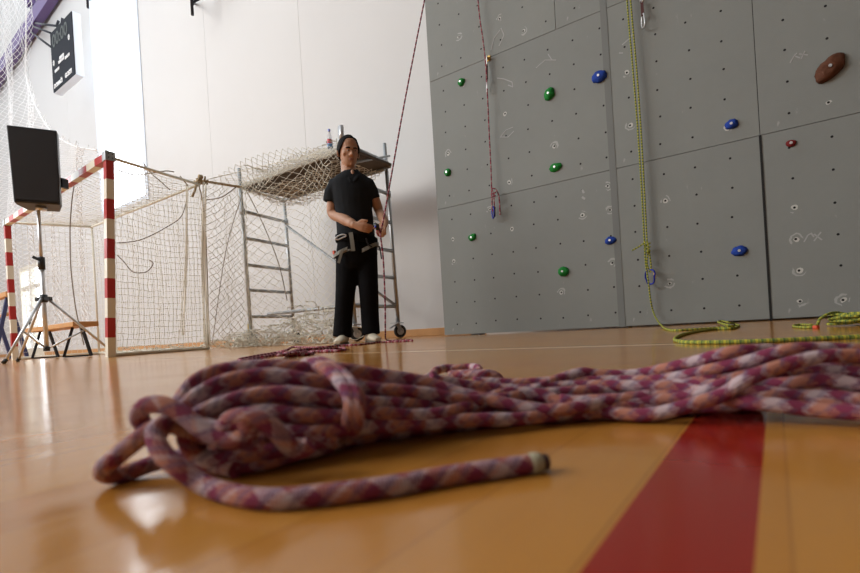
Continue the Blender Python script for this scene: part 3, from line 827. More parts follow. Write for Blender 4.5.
# ------------------------------------------------------------------ loudspeaker on a tripod stand
SD = 5.2
sc0 = V(47, 354, SD); bx, by = sc0.x, sc0.y
def LP(dx, dd, z): return Vector((bx, by, 0))+RV*dx+DV*dd+ZV*z
st = empty('speaker_stand', (bx, by, 0), 'aluminium tripod stand with black collars holding up the loudspeaker', 'stand')
MB().tube([LP(0, 0, .10), LP(0, 0, 1.02)], .022, 12).build('lower_pole', MAT['alu'], st)
MB().tube([LP(0, 0, .98), LP(0, 0, 1.62)], .017, 12).build('upper_pole', MAT['alu'], st)
MB().cyl(LP(0, 0, .97), LP(0, 0, 1.10), .032).beam(LP(.02, -.02, 1.06), LP(-.05, -.05, 1.10), .02, .03).build('collar', MAT['black_plastic'], st)
hubm = MB().cyl(LP(0, 0, .62), LP(0, 0, .70), .036).beam(LP(-.075, 0, .655), LP(.075, -.0, .655), .05, .04)
hubm.build('hub', MAT['black_plastic'], st)
feet = [(0, -.52, 0), (-.52, .25, 0), (.40, .50, 0)]
for fx, fy, _ in feet:
    l_ = MB().tube([LP(fx*.06, fy*.06, .655), LP(fx, fy, .02)], .014, 10).build('leg', MAT['alu'], st)
    MB().tube([LP(fx*.97, fy*.97, .038), LP(fx*1.03, fy*1.03, .010)], .019, 8).build('rubber_foot', MAT['rubber'], l_)
    MB().tube([LP(0, 0, .12), LP(fx*.55, fy*.55, .31)], .009, 8).build('brace', MAT['alu'], st)
MB().cyl(LP(0, 0, .10), LP(0, 0, .145), .03).build('lower_hub', MAT['black_plastic'], st)
# cabinet
sp = empty('loudspeaker', LP(0, 0, 1.60), 'black upright loudspeaker cabinet on the tripod stand, far left', 'speaker')
yawS = .50
MR = Matrix.Rotation(yawS, 3, 'Z')
RS = Vector((RV.x*math.cos(yawS)-RV.y*math.sin(yawS), RV.x*math.sin(yawS)+RV.y*math.cos(yawS), 0)); DS = ZV.cross(RS)
TL = -.06
def SPc(x, y, z): # local x right, y away, z up with backward tilt
    return LP(.03, 0, 1.60)+RS*(x-z*.0)+DS*(y+z*TL)+ZV*z
cb = MB()
zb, zt = .03, .80
prof = [(-.205, -.17), (.205, -.17), (.205, -.06), (.15, .17), (-.15, .17), (-.205, -.06)]
base = 0
for z in (zb, zt):
    for x, y in prof:
        cb.v.append(SPc(x*(1 if z == zt else .93), y, z+(.0 if z == zb else 0)))
n = 6
for k in range(n): cb.face((k, (k+1) % n, n+(k+1) % n, n+k))
cb.face(range(n-1, -1, -1)); cb.face(range(n, 2*n))
cb.build('cabinet', MAT['black_plastic'], sp, bevel=.012)
gr = MB(); 
for z in (zb+.03, zt-.025):
    for x, y in ((-.193, -.178), (.193, -.178), (.193, -.171), (-.193, -.171)): gr.v.append(SPc(x*(1 if z > .5 else .93), y, z))
for k in range(4): gr.face((k, (k+1) % 4, 4+(k+1) % 4, 4+k))
gr.face((3, 2, 1, 0)); gr.face((4, 5, 6, 7))
gr.build('grille', mat('speaker_grille', (.014, .016, .022), .5, bump=.3, bscale=300), sp)
MB().box(SPc(.215, .0, .30), (.03, .08, .10), MR).build('handle', MAT['dark_metal'], sp)
MB().cyl(SPc(0, 0, .035), SPc(0, 0, .0), .05).build('pole_socket', MAT['alu'], sp)

# ------------------------------------------------------------------ wooden bench inside the goal
def bench(x0, x1, y, z, label):
    o = empty('bench', ((x0+x1)/2, y, 0), label, 'bench', 'wooden gym benches')
    MB().box(((x0+x1)/2, y, z-.03), (x1-x0, .28, .06)).build('seat', MAT['wood'], o, bevel=.006)
    for x in (x0+.3, x1-.3):
        lg = MB()
        for s_ in (-1, 1): lg.beam((x+.02, y+s_*.05, z-.06), (x-.02, y+s_*.15, 0.01), .03, .03)
        lg.beam((x, y-.15, .015), (x, y+.15, .015), .03, .02)
        lg.build('leg', MAT['dark_metal'], o)
bench(-8.7, -6.95, 2.47, .44, 'long wooden gym bench with dark legs seen through the goal net')
tb_ = empty('balance_beam', (-13.6, 3.0, 0), 'high wooden beam on dark legs behind the far goal post', 'gym apparatus')
a, b_ = WP(-10, 300, 3.0), WP(9.5, 294, 3.0)
MB().beam(a, b_, .12, .10).build('beam', MAT['wood'], tb_, bevel=.01)
MB().beam(a-ZV*.40, b_-ZV*.37, .05, .06).build('rail', MAT['wood'], tb_, bevel=.01)
for t in (.12, .9):
    p = lerp(a, b_, t); MB().beam(p+Vector((0, 0, -.04)), Vector((p.x, p.y-.25, 0.0)), .06, .06).beam(p+Vector((0, 0, -.04)), Vector((p.x, p.y+.25, 0.0)), .06, .06).build('leg', mat('blue_steel', (.03, .04, .12), .5), tb_)

# ------------------------------------------------------------------ scoreboard, beam, brackets on the back wall
YS = 4.6
c1, c2, c3, c4 = WP(50.5, 34, YS), WP(72, 9.6, YS), WP(75.4, 74.5, YS), WP(53.4, 94, YS)
x0, x1 = (c1.x+c4.x)/2, (c2.x+c3.x)/2; za, zb = (c3.z+c4.z)/2, (c1.z+c2.z)/2
sbd = empty('scoreboard', ((x0+x1)/2, YS, za), 'black electronic scoreboard in a white case, high on the left wall', 'scoreboard')
MB().box(((x0+x1)/2, YS+.09, (za+zb)/2), (x1-x0, .16, zb-za)).build('case', mat('pale_case', (.62, .66, .72), .4), sbd, bevel=.01)
MB().box(((x0+x1)/2, YS+.002, (za+zb)/2), (x1-x0-.03, .02, zb-za-.03)).build('face', mat('black_face', (.012, .015, .022), .7, spec=.15), sbd)
mw = mat('white_letters', (.75, .75, .75), .5); md_ = mat('grey_digits', (.035, .045, .04), .5)
def text(body, x, z, size, m_, name='lettering'):
    cu = bpy.data.curves.new(name, 'FONT'); cu.body = body; cu.size = size; cu.extrude = .003; cu.offset = .006
    ob = bpy.data.objects.new(name, cu); COL.objects.link(ob)
    ob.rotation_euler = (math.pi/2, 0, 0); ob.location = (x, YS-.012, z)
    bpy.context.view_layer.update()
    me = bpy.data.meshes.new_from_object(ob.evaluated_get(bpy.context.evaluated_depsgraph_get()))
    bpy.data.objects.remove(ob)
    M4 = Matrix.Translation((x, YS-.012, z)) @ Matrix.Rotation(math.pi/2, 4, 'X')
    me.transform(Matrix.Translation(-Vector(sbd['_o'])) @ M4)
    me.materials.clear(); me.materials.append(m_)
    ob = bpy.data.objects.new(name, me); COL.objects.link(ob); ob.parent = sbd; ob['_o'] = sbd['_o']; return ob
W_, H_ = x1-x0, zb-za
text('DOMAĆI', x0+.07*W_, za+.06*H_, .13, mw); text('GOSTI', x0+.58*W_, za+.07*H_, .14, mw)
text('PERIOD', x0+.38*W_, za+.44*H_, .08, mw); text('TIME OUT', x0+.32*W_, za+.385*H_, .08, mw)
text('FAULTS', x0+.14*W_, za+.30*H_, .08, mw); text('FAULTS', x0+.62*W_, za+.36*H_, .08, mw)
text('0', x0+.08*W_, za+.43*H_, .17, mw, 'digit'); text('0', x0+.80*W_, za+.60*H_, .17, mw, 'digit')
text('00:00', x0+.10*W_, za+.72*H_, .42, md_, 'digit')
for p0, p1 in (((26, 22), (57, 26)), ((27, 24), (50.5, 33)), ((27, 29), (51, 47))):
    MB().tube([WP(*p0, YB-.03), WP(p1[0], p1[1], YS+.2)], .028, 6).build('wall_arm', MAT['dark_metal'], sbd)
for q0, q1 in (((57, 25), (58.5, 21)), ((62, 23), (62.5, 18))): MB().tube([WP(*q0, YS+.12), WP(*q1, YS+.12)], .03, 6).build('hook', MAT['dark_metal'], sbd)
# purple steel truss members
pb = empty('roof_truss', WP(27, 40, 5.2), 'purple steel truss member sloping up the wall at the upper left', 'steel beam')
for (p0, p1, wd) in (((-12, 92), (62, -22), .42), ((24, -30), (31, 6), .22)):
    MB().beam(WP(*p0, 5.22), WP(*p1, 5.22), wd, .2, up=(0, 1, 0)).build('truss_member', MAT['purple'], pb)
# wall brackets hanging down from above
def bracket(px, py, label):
    e = WP(px, py, 4.9); o = empty('wall_bracket', WP(px, py, YB), label, 'bracket', 'black wall brackets')
    MB().tube([e, e+ZV*1.6], .03, 6).build('strut', MAT['dark_metal'], o)
    MB().tube([e+ZV*.2, Vector((e.x-.7, YB-.02, e.z+.75))], .025, 6).tube([e+ZV*.22, Vector((e.x, YB-.02, e.z+.7))], .025, 6).build('diagonal', MAT['dark_metal'], o)
bracket(192.5, 15, 'black steel bracket at the top edge right of the tall window')
bracket(88, 8, 'black steel bracket at the top edge between scoreboard and window')

# ------------------------------------------------------------------ the standing man
MD = 4.2
def Pm(px, py, dd=0.): return V(px, py, MD+dd)
per = empty('person', (Pm(357, 344).x, Pm(357, 344).y, 0), 'standing man in dark polo shirt, black trousers and grey climbing harness', 'person')
px1 = MD/FPX    # metres per pixel at the man
def up_at(p): return p
# rotated axes for the torso (turned a little to the picture's right)
def axes(deg):
    a = math.radians(deg); r_ = RV*math.cos(a)-DV*math.sin(a)*-1; return (RV*math.cos(a)+DV*math.sin(a)), (DV*math.cos(a)-RV*math.sin(a))
tx, ty = axes(12)
def ring(px, py, hw, hd, dd=0.):
    return (Pm(px, py, dd), tx*(hw*px1), ty*hd)
# --- body (skin): head, neck, trunk core, arms, hands, legs in one surface
body = MB()
hx, hy = axes(24)
HO = Pm(349.6, 166.5, -.02)           # chin level, head centre line
HP = math.radians(10)
def H(x, y, z): return HO+hx*x+hy*(y*math.cos(HP)-z*math.sin(HP)+.028)+ZV*(z*math.cos(HP)+y*math.sin(HP)+.006)
hr = [(.000, -.056, .028, .022), (.010, -.048, .042, .038), (.030, -.028, .058, .064), (.060, -.014, .068, .084), (.095, -.002, .074, .095), (.130, .004, .079, .101), (.165, .008, .082, .103), (.195, .012, .078, .094), (.220, .016, .062, .074), (.238, .02, .032, .038)]
body.loft([(H(0, y, z), hx*a, hy*b_) for z, y, a, b_ in hr])
body.tube([H(0, -.093, .128), H(0, -.104, .105), H(0, -.114, .086), H(0, -.104, .078)], [.008, .011, .0145, .010], 8)
body.ell(H(-.012, -.100, .083), .010, .010, .008); body.ell(H(.012, -.100, .083), .010, .010, .008)
body.tube([H(-.045, -.078, .142), H(-.02, -.092, .143), H(0, -.093, .138), H(.02, -.092, .143), H(.045, -.078, .142)], [.009, .011, .009, .011, .009], 8)
body.ell(H(0, -.082, .052), .024, .014, .016); body.ell(H(0, -.076, .012), .018, .014, .014)
for s_ in (-1, 1):
    body.ell(H(s_*.048, -.060, .095), .020, .024, .020)
    body.ell(H(s_*.086, .010, .105), .009, .020, .032)
body.ell(Pm(352.5, 174.5, -.075), .018, .018, .045)
body.tube([H(0, .012, .06), H(0, .02, .0), Pm(350.5, 178, .0), Pm(351.5, 186, 0)], [.062, .062, .066, .075], 14)
body.loft([ring(352, 180, 10, .06), ring(352.5, 186, 17, .085), ring(353, 205, 16, .095), ring(355, 235, 16, .095), ring(356.5, 256, 17, .10)])
RSh, REl, RWr = Pm(333.5, 187, 0), Pm(332.5, 213.5, .02), Pm(355.0, 225, -.22)
LSh, LEl, LWr = Pm(370.5, 186, 0), Pm(379.0, 211, .06), Pm(385.0, 222.5, -.14)
def arm(a, b_, c_, k=1.0):
    body.tube(spline([a, lerp(a, b_, .5), b_, lerp(b_, c_, .35), lerp(b_, c_, .75), c_], 4), [r_*k for r_ in ([.052]*4+[.05]*4+[.044]*2+[.046]*2+[.047]*4+[.040]*3+[.031]*2)], 12)
arm(RSh, REl, RWr, .98); arm(LSh, LEl, LWr, .86)
def hand(wr, fwd, side, pn, curl, thumbdir):
    fwd = fwd.normalized(); side = side.normalized(); pn = pn.normalized()
    # palm
    side = (side-fwd*side.dot(fwd)).normalized(); pn = (pn-fwd*pn.dot(fwd)-side*pn.dot(side)).normalized()
    body.loft([(wr+fwd*q_, side*a_, pn*b_) for q_, a_, b_ in ((-.012, .026, .024), (.02, .033, .021), (.055, .040, .017), (.078, .038, .013))])
    kn = wr+fwd*.074
    for i, (off, L) in enumerate(((-.030, .072), (-.010, .080), (.010, .075), (.029, .060))):
        p = kn+side*off; d_ = fwd.copy(); pts = [p-fwd*.02, p]
        for k in range(4):
            ang = curl[k]
            d_ = (d_*math.cos(ang)+pn*math.sin(ang)*(1 if True else 0))
            d_ = d_.normalized(); p = p+d_*L/4*1.15; pts.append(p)
            # keep turning about side axis
            pn2 = side.cross(d_)
            if pn2.dot(pn) < 0: pn2 = -pn2
        body.tube(pts, [.010, .010, .0095, .009, .0085, .0075], 8)
    tb = wr+fwd*.03+side*-.03
    body.tube([tb, tb+(thumbdir*.6-side*.5).normalized()*.03, tb+(thumbdir*.6-side*.5).normalized()*.03+thumbdir*.03, tb+(thumbdir*.6-side*.5).normalized()*.03+thumbdir*.03+(thumbdir+pn*.4).normalized()*.02], [.014, .012, .011, .009], 8)
# right hand (picture left) reaches to the right, knuckles towards the viewer
f1 = (Pm(369, 228.8, -.25)-RWr); hand(RWr, f1, -ZV+DV*.1, DV+RV*.2, (.20, .40, .6, .6), (f1.normalized()+ZV*.15).normalized())
f2 = (Pm(381, 231, -.24)-LWr); hand(LWr, f2+RV*-.01, -DV*.4-ZV*.2-RV*-.9, -RV+DV*.2, (.5, .6, .6, .5), (f2.normalized()-RV*.5).normalized())
for (a, b_, c_) in ((Pm(346.5, 254), Pm(345, 296, -.02), Pm(342.5, 334)), (Pm(366, 254), Pm(369, 295, -.02), Pm(371, 332))):
    body.tube([a, lerp(a, b_, .5), b_, lerp(b_, c_, .35), c_, c_+ZV*-.03], [.085, .075, .058, .056, .04, .04], 12)
body.build('body', MAT['skin'], per, remesh=.0055, smooth_it=3)
# hair
hm = MB(); n1, n2 = 28, 16
cen = H(0, .012, .128)
for j in range(n2+1):
    ph = math.pi*.62*j/n2
    for i in range(n1):
        t = 2*math.pi*i/n1
        x, y, z = math.sin(ph)*math.cos(t), math.sin(ph)*math.sin(t), math.cos(ph)
        # forehead (y<0) cut higher, sides to ear top, nape low
        front = max(0, -math.sin(t))
        lim = (1-.57*front**1.2)*(1+.04*math.sin(t*7))
        ph2 = math.pi*.62*j/n2*lim
        x, y, z = math.sin(ph2)*math.cos(t), math.sin(ph2)*math.sin(t), math.cos(ph2)
        k = 1+.05*noise.noise(Vector((x*4, y*4, z*4+3)))
        hm.v.append(cen+hx*(x*(.094+.010*z)*k)+hy*(y*.126*k)+ZV*(z*.136*k))
for j in range(n2):
    for i in range(n1):
        i2 = (i+1) % n1; hm.face((j*n1+i, (j+1)*n1+i, (j+1)*n1+i2, j*n1+i2), None, True)
ho = hm.build('hair', MAT['hair'], per)
sd = ho.modifiers.new('thick', 'SOLIDIFY'); sd.thickness = .018; sd.offset = -1
for s_ in (-1, 1):
    MB().ell(H(s_*.030, -.090, .119), .0115, .006, .0042).build('eye', MAT['eye'], per)
    MB().ell(H(s_*.030+.002, -.0955, .119), .0070, .003, .0052).build('iris', MAT['iris'], per)
    MB().tube([H(s_*.014, -.104, .137), H(s_*.032, -.101, .141), H(s_*.05, -.088, .136)], [.005, .0065, .004], 6).build('eyebrow', MAT['hair'], per)
MB().tube([H(-.022, -.092, .050), H(-.008, -.0975, .054), H(.008, -.0975, .054), H(.022, -.092, .050)], [.003, .005, .005, .003], 6).tube([H(-.018, -.092, .045), H(0, -.098, .043), H(.018, -.092, .045)], [.003, .006, .003], 6).build('lips', MAT['lips'], per)
# polo shirt
sh = MB()
sh.loft([ring(350.6, 171.5, 7.6, .070), ring(350.8, 174, 11.5, .082), ring(351, 176.5, 15.5, .092), ring(351.6, 180, 19.3, .104), ring(352.3, 184, 21, .112), ring(352.8, 191, 20.8, .125), ring(353.2, 200, 19.6, .130), ring(353.8, 210, 18.6, .126), ring(355, 222, 18.6, .126), ring(356, 234, 18.8, .130), ring(356.5, 240, 18.6, .13)])
sh.tube([Pm(341, 184), Pm(336, 185.2), Pm(332.3, 193, .005), Pm(330.6, 202.5, .008)], [.07, .072, .070, .068], 14)
sh.tube([Pm(363, 183.5), Pm(367.5, 185), Pm(371.4, 192, .01), Pm(373.6, 199, .02)], [.068, .068, .062, .060], 14)
sh.build('polo_shirt', MAT['polo'], per, remesh=.010, smooth_it=4)
cl = MB()
cl.tube(spline([Pm(343.6, 174, .02), Pm(343.2, 171, .05), Pm(350, 169.5, .09), Pm(357, 170.5, .05), Pm(358.2, 173.5, .01)], 5), .012, 6)
cl.loft([(Pm(345, 175, -.075), RV*.028, ZV*.013), (Pm(348.5, 179, -.110), RV*.024, ZV*.012), (Pm(351, 182, -.120), RV*.012, ZV*.010)])
cl.loft([(Pm(357, 175, -.070), RV*.024, ZV*.013), (Pm(355.3, 179, -.105), RV*.020, ZV*.012), (Pm(353.8, 182, -.115), RV*.010, ZV*.010)])
cl.build('collar', MAT['polo'], per, remesh=.005, smooth_it=2)
# trousers
tr = MB()
tr.loft([ring(356.8, 236, 18.4, .122), ring(356.9, 244, 19.6, .130), ring(357, 254, 20.8, .135), ring(357, 264, 19.4, .12), ring(357, 270, 15, .10)])
def leg(P_, R_): tr.tube(spline([Pm(*p) for p in P_], 4), [R_[min(len(R_)-1, i//4)]*(1-(i % 4)/4)+R_[min(len(R_)-1, i//4+1)]*((i % 4)/4) for i in range(4*(len(P_)-1)+1)], 16)
leg([(347.2, 256), (347, 270), (345.6, 290, -.02), (344.4, 305, -.01), (343.2, 320), (342.2, 337, -.01)], [.098, .097, .086, .080, .079, .082])
leg([(366.4, 256), (367, 270), (368.6, 290, -.02), (369.4, 305, -.01), (370.2, 320), (371, 334.5, -.01)], [.095, .094, .084, .080, .078, .079])
tr.build('trousers', MAT['trousers'], per, remesh=.010, smooth_it=4)
# shoes
def shoe(hx_, hy_, tx_, ty_, dd):
    a = FP(hx_, hy_); a = Vector((Pm(hx_, hy_, dd).x, Pm(hx_, hy_, dd).y, 0)); t = Vector((Pm(tx_, ty_, dd-.17).x, Pm(tx_, ty_, dd-.17).y, 0))
    f_ = (t-a).normalized(); s_ = ZV.cross(f_)
    prof = [(-.07, .026, .035), (-.04, .036, .045), (.02, .038, .045), (.08, .041, .036), (.13, .046, .028), (.18, .042, .022), (.215, .022, .014)]
    u = MB(); u.loft([(a+f_*d_+ZV*(.012+h_), s_*w__, ZV*h_) for d_, w__, h_ in prof])
    ob = u.build('shoe', MAT['shoe'], per)
    so = MB(); so.loft([(a+f_*d_+ZV*.010, s_*(w__+.003), ZV*.010) for d_, w__, h_ in prof]); so.build('sole', mat('dark_sole', (.12, .10, .08), .8), ob)
shoe(344, 338, 339, 343, 0); shoe(370, 336, 377, 340, 0)
# harness
hn = MB()
fr_ = lambda px, py, dd=-.138: Pm(px, py, dd)
# waist belt wraps the hips
wb = [];
for k in range(24):
    a = 2*math.pi*k/24; wb.append(Pm(356.8, 240.5)+tx*(20.3*px1*math.cos(a))+ty*(.142*math.sin(a))+ZV*(-.02*math.cos(a)))
bel = MB()
for k in range(24): bel.beam(wb[k], wb[(k+1) % 24], .012, .06)
hb = bel.build('harness', MAT['trousers'], per)
lp = MB()
for cx_, cy_, hw in ((347, 251, 13.2), (367, 250, 11.6)):
    pts = [Pm(cx_, cy_)+tx*(hw*px1*math.cos(2*math.pi*k/20))+ty*(.128*math.sin(2*math.pi*k/20))+ZV*(.045*math.cos(2*math.pi*k/20)) for k in range(20)]
    for k in range(20): lp.beam(pts[k], pts[(k+1) % 20], .008, .030)
lp.build('leg_loop', MAT['strap'], hb)
lp2 = MB()
def strap(mb, pts, wd): 
    q_ = spline([fr_(*p) for p in pts], 4)
    for k in range(len(q_)-1): mb.beam(q_[k], q_[k+1], .006, wd, up=q_[k].cross(DV) if False else RV)
    return mb
strap(lp2, [(350.6, 232.5, -.16), (352, 241, -.165), (353.2, 251, -.155)], .033)
strap(lp2, [(352, 250, -.15), (346, 250.5, -.15), (339.5, 254, -.13)], .02)
strap(lp2, [(342.5, 250, -.15), (340.5, 256, -.145), (338.5, 263, -.14)], .022)
lp2.build('grey_strap', MAT['strap'], hb)
MB().tube(spline([fr_(372, 247, -.13), fr_(368, 244, -.15), fr_(366, 238, -.16)], 4), .006, 6).build('gear_loop', MAT['dark_metal'], hb)
MB().tube(spline([fr_(379, 246, -.04), fr_(380.5, 252, -.04), fr_(381.5, 259, -.03)], 4), .006, 6).build('gear_loop', MAT['dark_metal'], hb)
carabiner(MB(), fr_(340.5, 237, -.15), RV*.95-ZV*.3, ZV*.4+RV*.9, .05, .085, .006).build('gear_carabiner', MAT['alu'], hb)
MB().box(fr_(334.2, 252.5, -.06), (.02, .02, .03)).build('orange_tab', MAT['orange_tape'], hb)

# belay device between the hands
bd = empty('belay_device', Pm(376, 229, -.28), 'small black and blue belay device with red carabiner in the man\'s hands', 'belay device')
MB().tube([Pm(374.5, 224, -.28), Pm(377, 226, -.29), Pm(377.5, 230, -.28)], [.016, .022, .012], 8).build('device_body', MAT['black_plastic'], bd)
MB().ell(Pm(375.6, 226.8, -.31), .010, .008, .010).build('blue_lever', MAT['blue_anod'], bd)
carabiner(MB(), Pm(379, 232.5, -.26), RV, ZV, .035, .055, .005).build('red_carabiner', MAT['red_anod'], bd)
# rope running up from the device and down to the floor
br = empty('belay_rope', Vector((Pm(379, 340).x, Pm(379, 340).y, 0)), 'dark red rope running from high above through the man\'s hands to the floor', 'rope')
a0, a1 = Pm(378, 229, -.27), V(424.5, 0, 4.55)
ex = a1+(a1-a0)*.55
FR = lambda x, y: FP(x, y, .006)
mb = MB().tube(spline([ex, a1, lerp(a1, a0, .5)+Vector((0, 0, -.03)), Pm(383, 222, -.24), Pm(379.5, 228, -.27), Pm(380.5, 236, -.27), Pm(383.3, 260, -.22), Pm(385, 300, -.2), V(385.3, 330, 4.0), FR(386, 341)+Vector((0, 0, .02)), FR(390, 340.6), FR(400, 340.3), FR(412, 339.8)], 8), .0065, 8)
mb.tube(spline([FR(413, 340.6), FR(395, 341.5), FR(378, 342.4), FR(360, 344.5), FR(342, 345.5), FR(328, 346.6), FR(312, 347.4), FR(300, 347)], 8), .0065, 8)
mb.build('cord', MAT['rope_red'], br)
# rope pile on the floor in front of the man
rp = empty('rope_pile', FP(290, 353), 'flat tangle of red and white rope on the floor left of the man\'s feet', 'rope')
mb = MB(); zz = .0065
K = lambda x, y, z=zz: FP(x, y, z)
mb.tube(spline([K(300, 348.6), K(290, 352.0), K(276, 354.6), K(260, 357.2), K(246, 360), K(241, 360.6), K(239, 359.6), K(246, 358), K(262, 355), K(276, 352.6), K(287, 350, .02), K(292, 347.2, .022), K(300, 347.4, .022), K(297, 350.5, .02), K(286, 354.4, .02), K(278, 355.2, .02), K(290, 354.2), K(305, 352.6), K(313, 352.8), K(309, 354), K(296, 355.2), K(285, 356)], 8), .0068, 8)
mb.tube(spline([K(288, 353, .02), K(300, 350.2, .02), K(315, 348.8, .02), K(332, 348.6), K(343, 347.8), K(344, 350), K(330, 351), K(315, 351.4), K(300, 351.3), K(290, 353)], 8), .0068, 8)
mb.tube(spline([K(262, 357.6, .018), K(280, 353.8, .018), K(298, 353, .018), K(312, 350.4), K(336, 350.6)], 8), .0068, 8)
mb.build('cord', MAT['rope_red'], rp)

# ------------------------------------------------------------------ big rope bundle in the foreground
RR = .0058
def Q(px, py, d, zmin=RR*.95):
    p = V(px, py, d)
    if p.z < zmin: p = FP(px, py, zmin)
    return p
strands = []
def strand(*pts): strands.append([Q(*p) for p in pts])
# far-side hidden filling strands give the bundle body
strand((186, 404, .40), (205, 385, .42), (240, 374, .43), (300, 372, .44), (360, 380, .46), (430, 385, .49), (520, 388, .52), (600, 384, .52), (680, 380, .50), (760, 372, .48), (860, 368, .46), (920, 366, .45))
strand((195, 425, .36), (225, 415, .375), (270, 408, .385), (330, 408, .39), (400, 404, .42), (480, 408, .44), (560, 402, .46), (640, 398, .45), (720, 392, .43), (800, 390, .42), (900, 392, .40))
strand((230, 440, .35), (260, 432, .36), (300, 428, .37), (340, 425, .38), (400, 420, .41), (470, 414, .43), (540, 414, .44), (600, 408, .44))
strand((215, 452, .34), (250, 449, .35), (290, 444, .36), (335, 436, .37), (370, 432, .38), (410, 428, .40), (460, 423, .42))
strand((225, 462, .33), (255, 460, .34), (300, 450, .355), (340, 440, .37))
# top strands over the mound
strand((176, 412, .345), (182, 398, .36), (196, 381, .375), (222, 370, .39), (262, 366, .395), (305, 368, .40), (347, 370, .41), (380, 375, .42), (420, 381, .43), (463, 394, .43), (502, 403, .425), (542, 410, .42), (575, 408, .42), (610, 401, .43), (650, 396, .43))
strand((178, 416, .335), (190, 402, .34), (206, 390, .352), (230, 380, .362), (269, 375, .37), (309, 380, .375), (345, 387, .385), (396, 391, .40), (430, 394, .41), (469, 401, .42), (520, 396, .45), (555, 381, .49), (582, 373, .50), (600, 375, .50), (640, 374, .49), (694, 362, .46), (727, 353, .44), (762, 350, .44), (800, 352, .45), (850, 356, .46), (900, 352, .46))
strand((190, 422, .325), (200, 414, .33), (222, 404, .338), (255, 395, .345), (296, 394, .35), (336, 400, .36), (365, 403, .37), (396, 404, .39), (430, 406, .41), (463, 408, .42), (500, 400, .44), (530, 395, .46), (569, 392, .47), (629, 388, .47), (678, 385, .45), (743, 386, .42), (788, 384, .40), (827, 380, .39), (870, 388, .38), (920, 395, .37))
strand((236, 420, .335), (262, 412, .34), (300, 415, .345), (336, 417, .352), (362, 413, .365), (413, 416, .385), (450, 412, .40), (480, 402, .43), (509, 393, .45), (542, 395, .45), (569, 406, .44), (600, 411, .43), (645, 415, .41), (687, 406, .40), (720, 396, .395), (746, 380, .39), (782, 366, .39), (821, 357, .39), (860, 356, .39), (910, 360, .38))
strand((250, 432, .33), (285, 432, .338), (320, 432, .345), (350, 428, .355), (380, 426, .37), (430, 423, .39), (469, 420, .40), (516, 419, .41), (545, 416, .42), (580, 410, .43), (629, 402, .43), (678, 399, .42), (710, 390, .41), (740, 378, .41), (775, 372, .42), (830, 372, .42), (900, 375, .41))
strand((473, 382, .50), (516, 384, .50), (555, 382, .50), (613, 381, .49), (661, 380, .47), (710, 370, .445), (749, 361, .43), (788, 350, .42), (827, 349, .42), (880, 352, .42))
strand((430, 379, .45), (469, 386, .46), (520, 390, .47), (580, 386, .48), (661, 387, .45), (700, 392, .43), (736, 401, .395), (775, 405, .38), (814, 410, .37), (860, 413, .355), (920, 418, .34))
strand((560, 400, .44), (613, 405, .43), (670, 405, .425), (720, 406, .41), (765, 398, .40), (821, 397, .385), (870, 401, .37), (920, 404, .36))
strand((540, 414, .43), (590, 413, .43), (640, 408, .43), (690, 400, .42), (735, 392, .41), (780, 394, .40), (830, 405, .38), (880, 408, .37))
strand((640, 392, .46), (690, 384, .45), (735, 372, .44), (775, 368, .44), (815, 378, .43), (860, 382, .42), (910, 380, .42))
strand((196, 444, .335), (215, 436, .335), (240, 440, .338), (270, 436, .34), (300, 440, .342), (326, 436, .345))
strand((188, 452, .333), (212, 460, .325), (245, 455, .325), (275, 450, .33), (305, 443, .34), (335, 440, .35))
strand((200, 462, .33), (230, 466, .325), (262, 462, .33), (300, 452, .345), (330, 446, .36))
for k, off in enumerate((2, -3, -8, -13, -19)):
    strands.append([FP(x, y+off*k_, RR) for x, y, k_ in ((184+k*13, 455, 1), (200+k*10, 461, 1), (225, 464, 1), (262, 459, 1), (300, 450, .9), (345, 439, .8), (400, 430, .7), (470, 422, .7), (540, 416, .7), (600, 412, .7), (645, 413, .7), (700, 406, .7), (760-k*9, 404, .7))])
strand((196, 410, .36), (214, 396, .37), (250, 386, .38), (300, 386, .385), (345, 392, .39), (400, 397, .41))
strand((206, 424, .35), (232, 408, .36), (270, 402, .365), (320, 405, .37), (360, 408, .38))
# wrapping turns
for o_ in (0, 1):
    ox = 8*o_-1
    strand((300+ox, 368-o_, .425), (313+ox, 364-o_, .405), (330+ox, 371, .385), (345+ox, 386, .362), (352+ox*.9, 402, .350), (350+ox*.9, 420, .348), (344+ox, 434, .362), (334+ox, 441, .380), (322+ox, 440, .40))
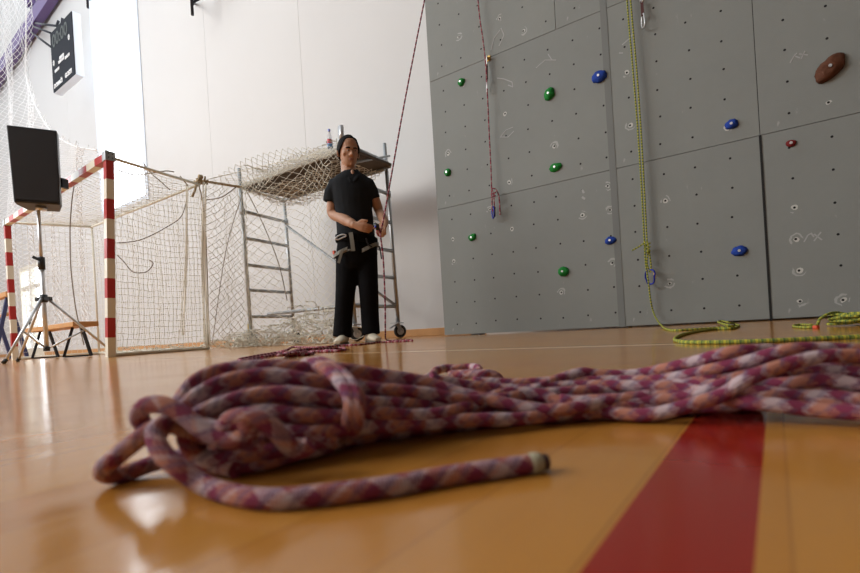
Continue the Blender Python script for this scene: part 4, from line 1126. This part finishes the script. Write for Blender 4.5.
# overhand curl with the short end
strand((236, 470, .335), (210, 462, .33), (190, 447, .325), (186, 430, .322), (205, 427, .315), (230, 436, .308), (245, 441, .306), (262, 443, .31))
strand((165, 434, .33), (148, 428, .322), (139, 417, .318), (146, 406, .315), (163, 405, .312), (182, 414, .309), (200, 428, .305), (217, 438, .303), (235, 440, .301), (247, 433, .300), (247, 425, .300), (240, 421, .302), (225, 426, .306), (222, 430, .31), (232, 419, .303), (250, 417, .300), (268, 423, .300), (281, 437, .303), (292, 448, .31), (304, 449, .314), (311, 444, .315))
# loop pointing left
strand((230, 440, .33), (200, 434, .325), (172, 425, .318), (152, 430, .31), (130, 446, .31), (113, 460, .312), (103, 470, .315), (110, 475, .32), (130, 472, .33), (155, 463, .34), (185, 456, .345), (215, 450, .35), (250, 452, .35))
tail = [Q(*p) for p in ((186, 418, .32), (172, 420, .312), (158, 428, .303), (156, 440, .297), (164, 455, .29), (180, 469, .286), (203, 484, .284), (235, 495, .285), (275, 499, .286), (330, 494, .29), (385, 487, .295), (440, 477, .30), (495, 469, .30), (538, 463, .30))]
mb = MB()
for i, s_ in enumerate(strands):
    mb.tube(spline(s_, 10), RR, 14)
mb.tube(spline(tail, 12), RR*1.0, 16)
# far small loop lying behind the bundle
mb.tube(spline([Q(*p) for p in ((420, 381, .60), (432, 376, .63), (436, 371, .66), (445, 368.5, .68), (458, 368.5, .68), (470, 367.5, .68), (477, 368, .66), (479, 372, .64), (470, 373.5, .63), (450, 375, .64), (480, 374, .62), (490, 374, .62), (497, 377, .62), (500, 380, .62))], 8), RR, 12)
fg = empty('climbing_rope', FP(420, 440), 'large lavender and red climbing rope bundle lying on the floor in the foreground', 'rope')
mb.build('rope_strands', MAT['rope_fg'], fg)
e0, e1 = tail[-1], tail[-1]+(tail[-1]-tail[-2]).normalized()*.009
ee = (tail[-1]-tail[-2]).normalized()
MB().tube([e0-ee*.006, e0-ee*.005, e0+ee*.000, e0+ee*.002], [RR*.98, RR*1.12, RR*1.12, RR*1.0], 16).build('end_tape', MAT['tape'], fg)
MB().tube([e0, e0+ee*.006], [RR*.95, RR*.8], 14).build('melted_end', mat('melted_end', (.06, .02, .03), .6), fg)

for o in bpy.data.objects:
    if '_o' in o: del o['_o']
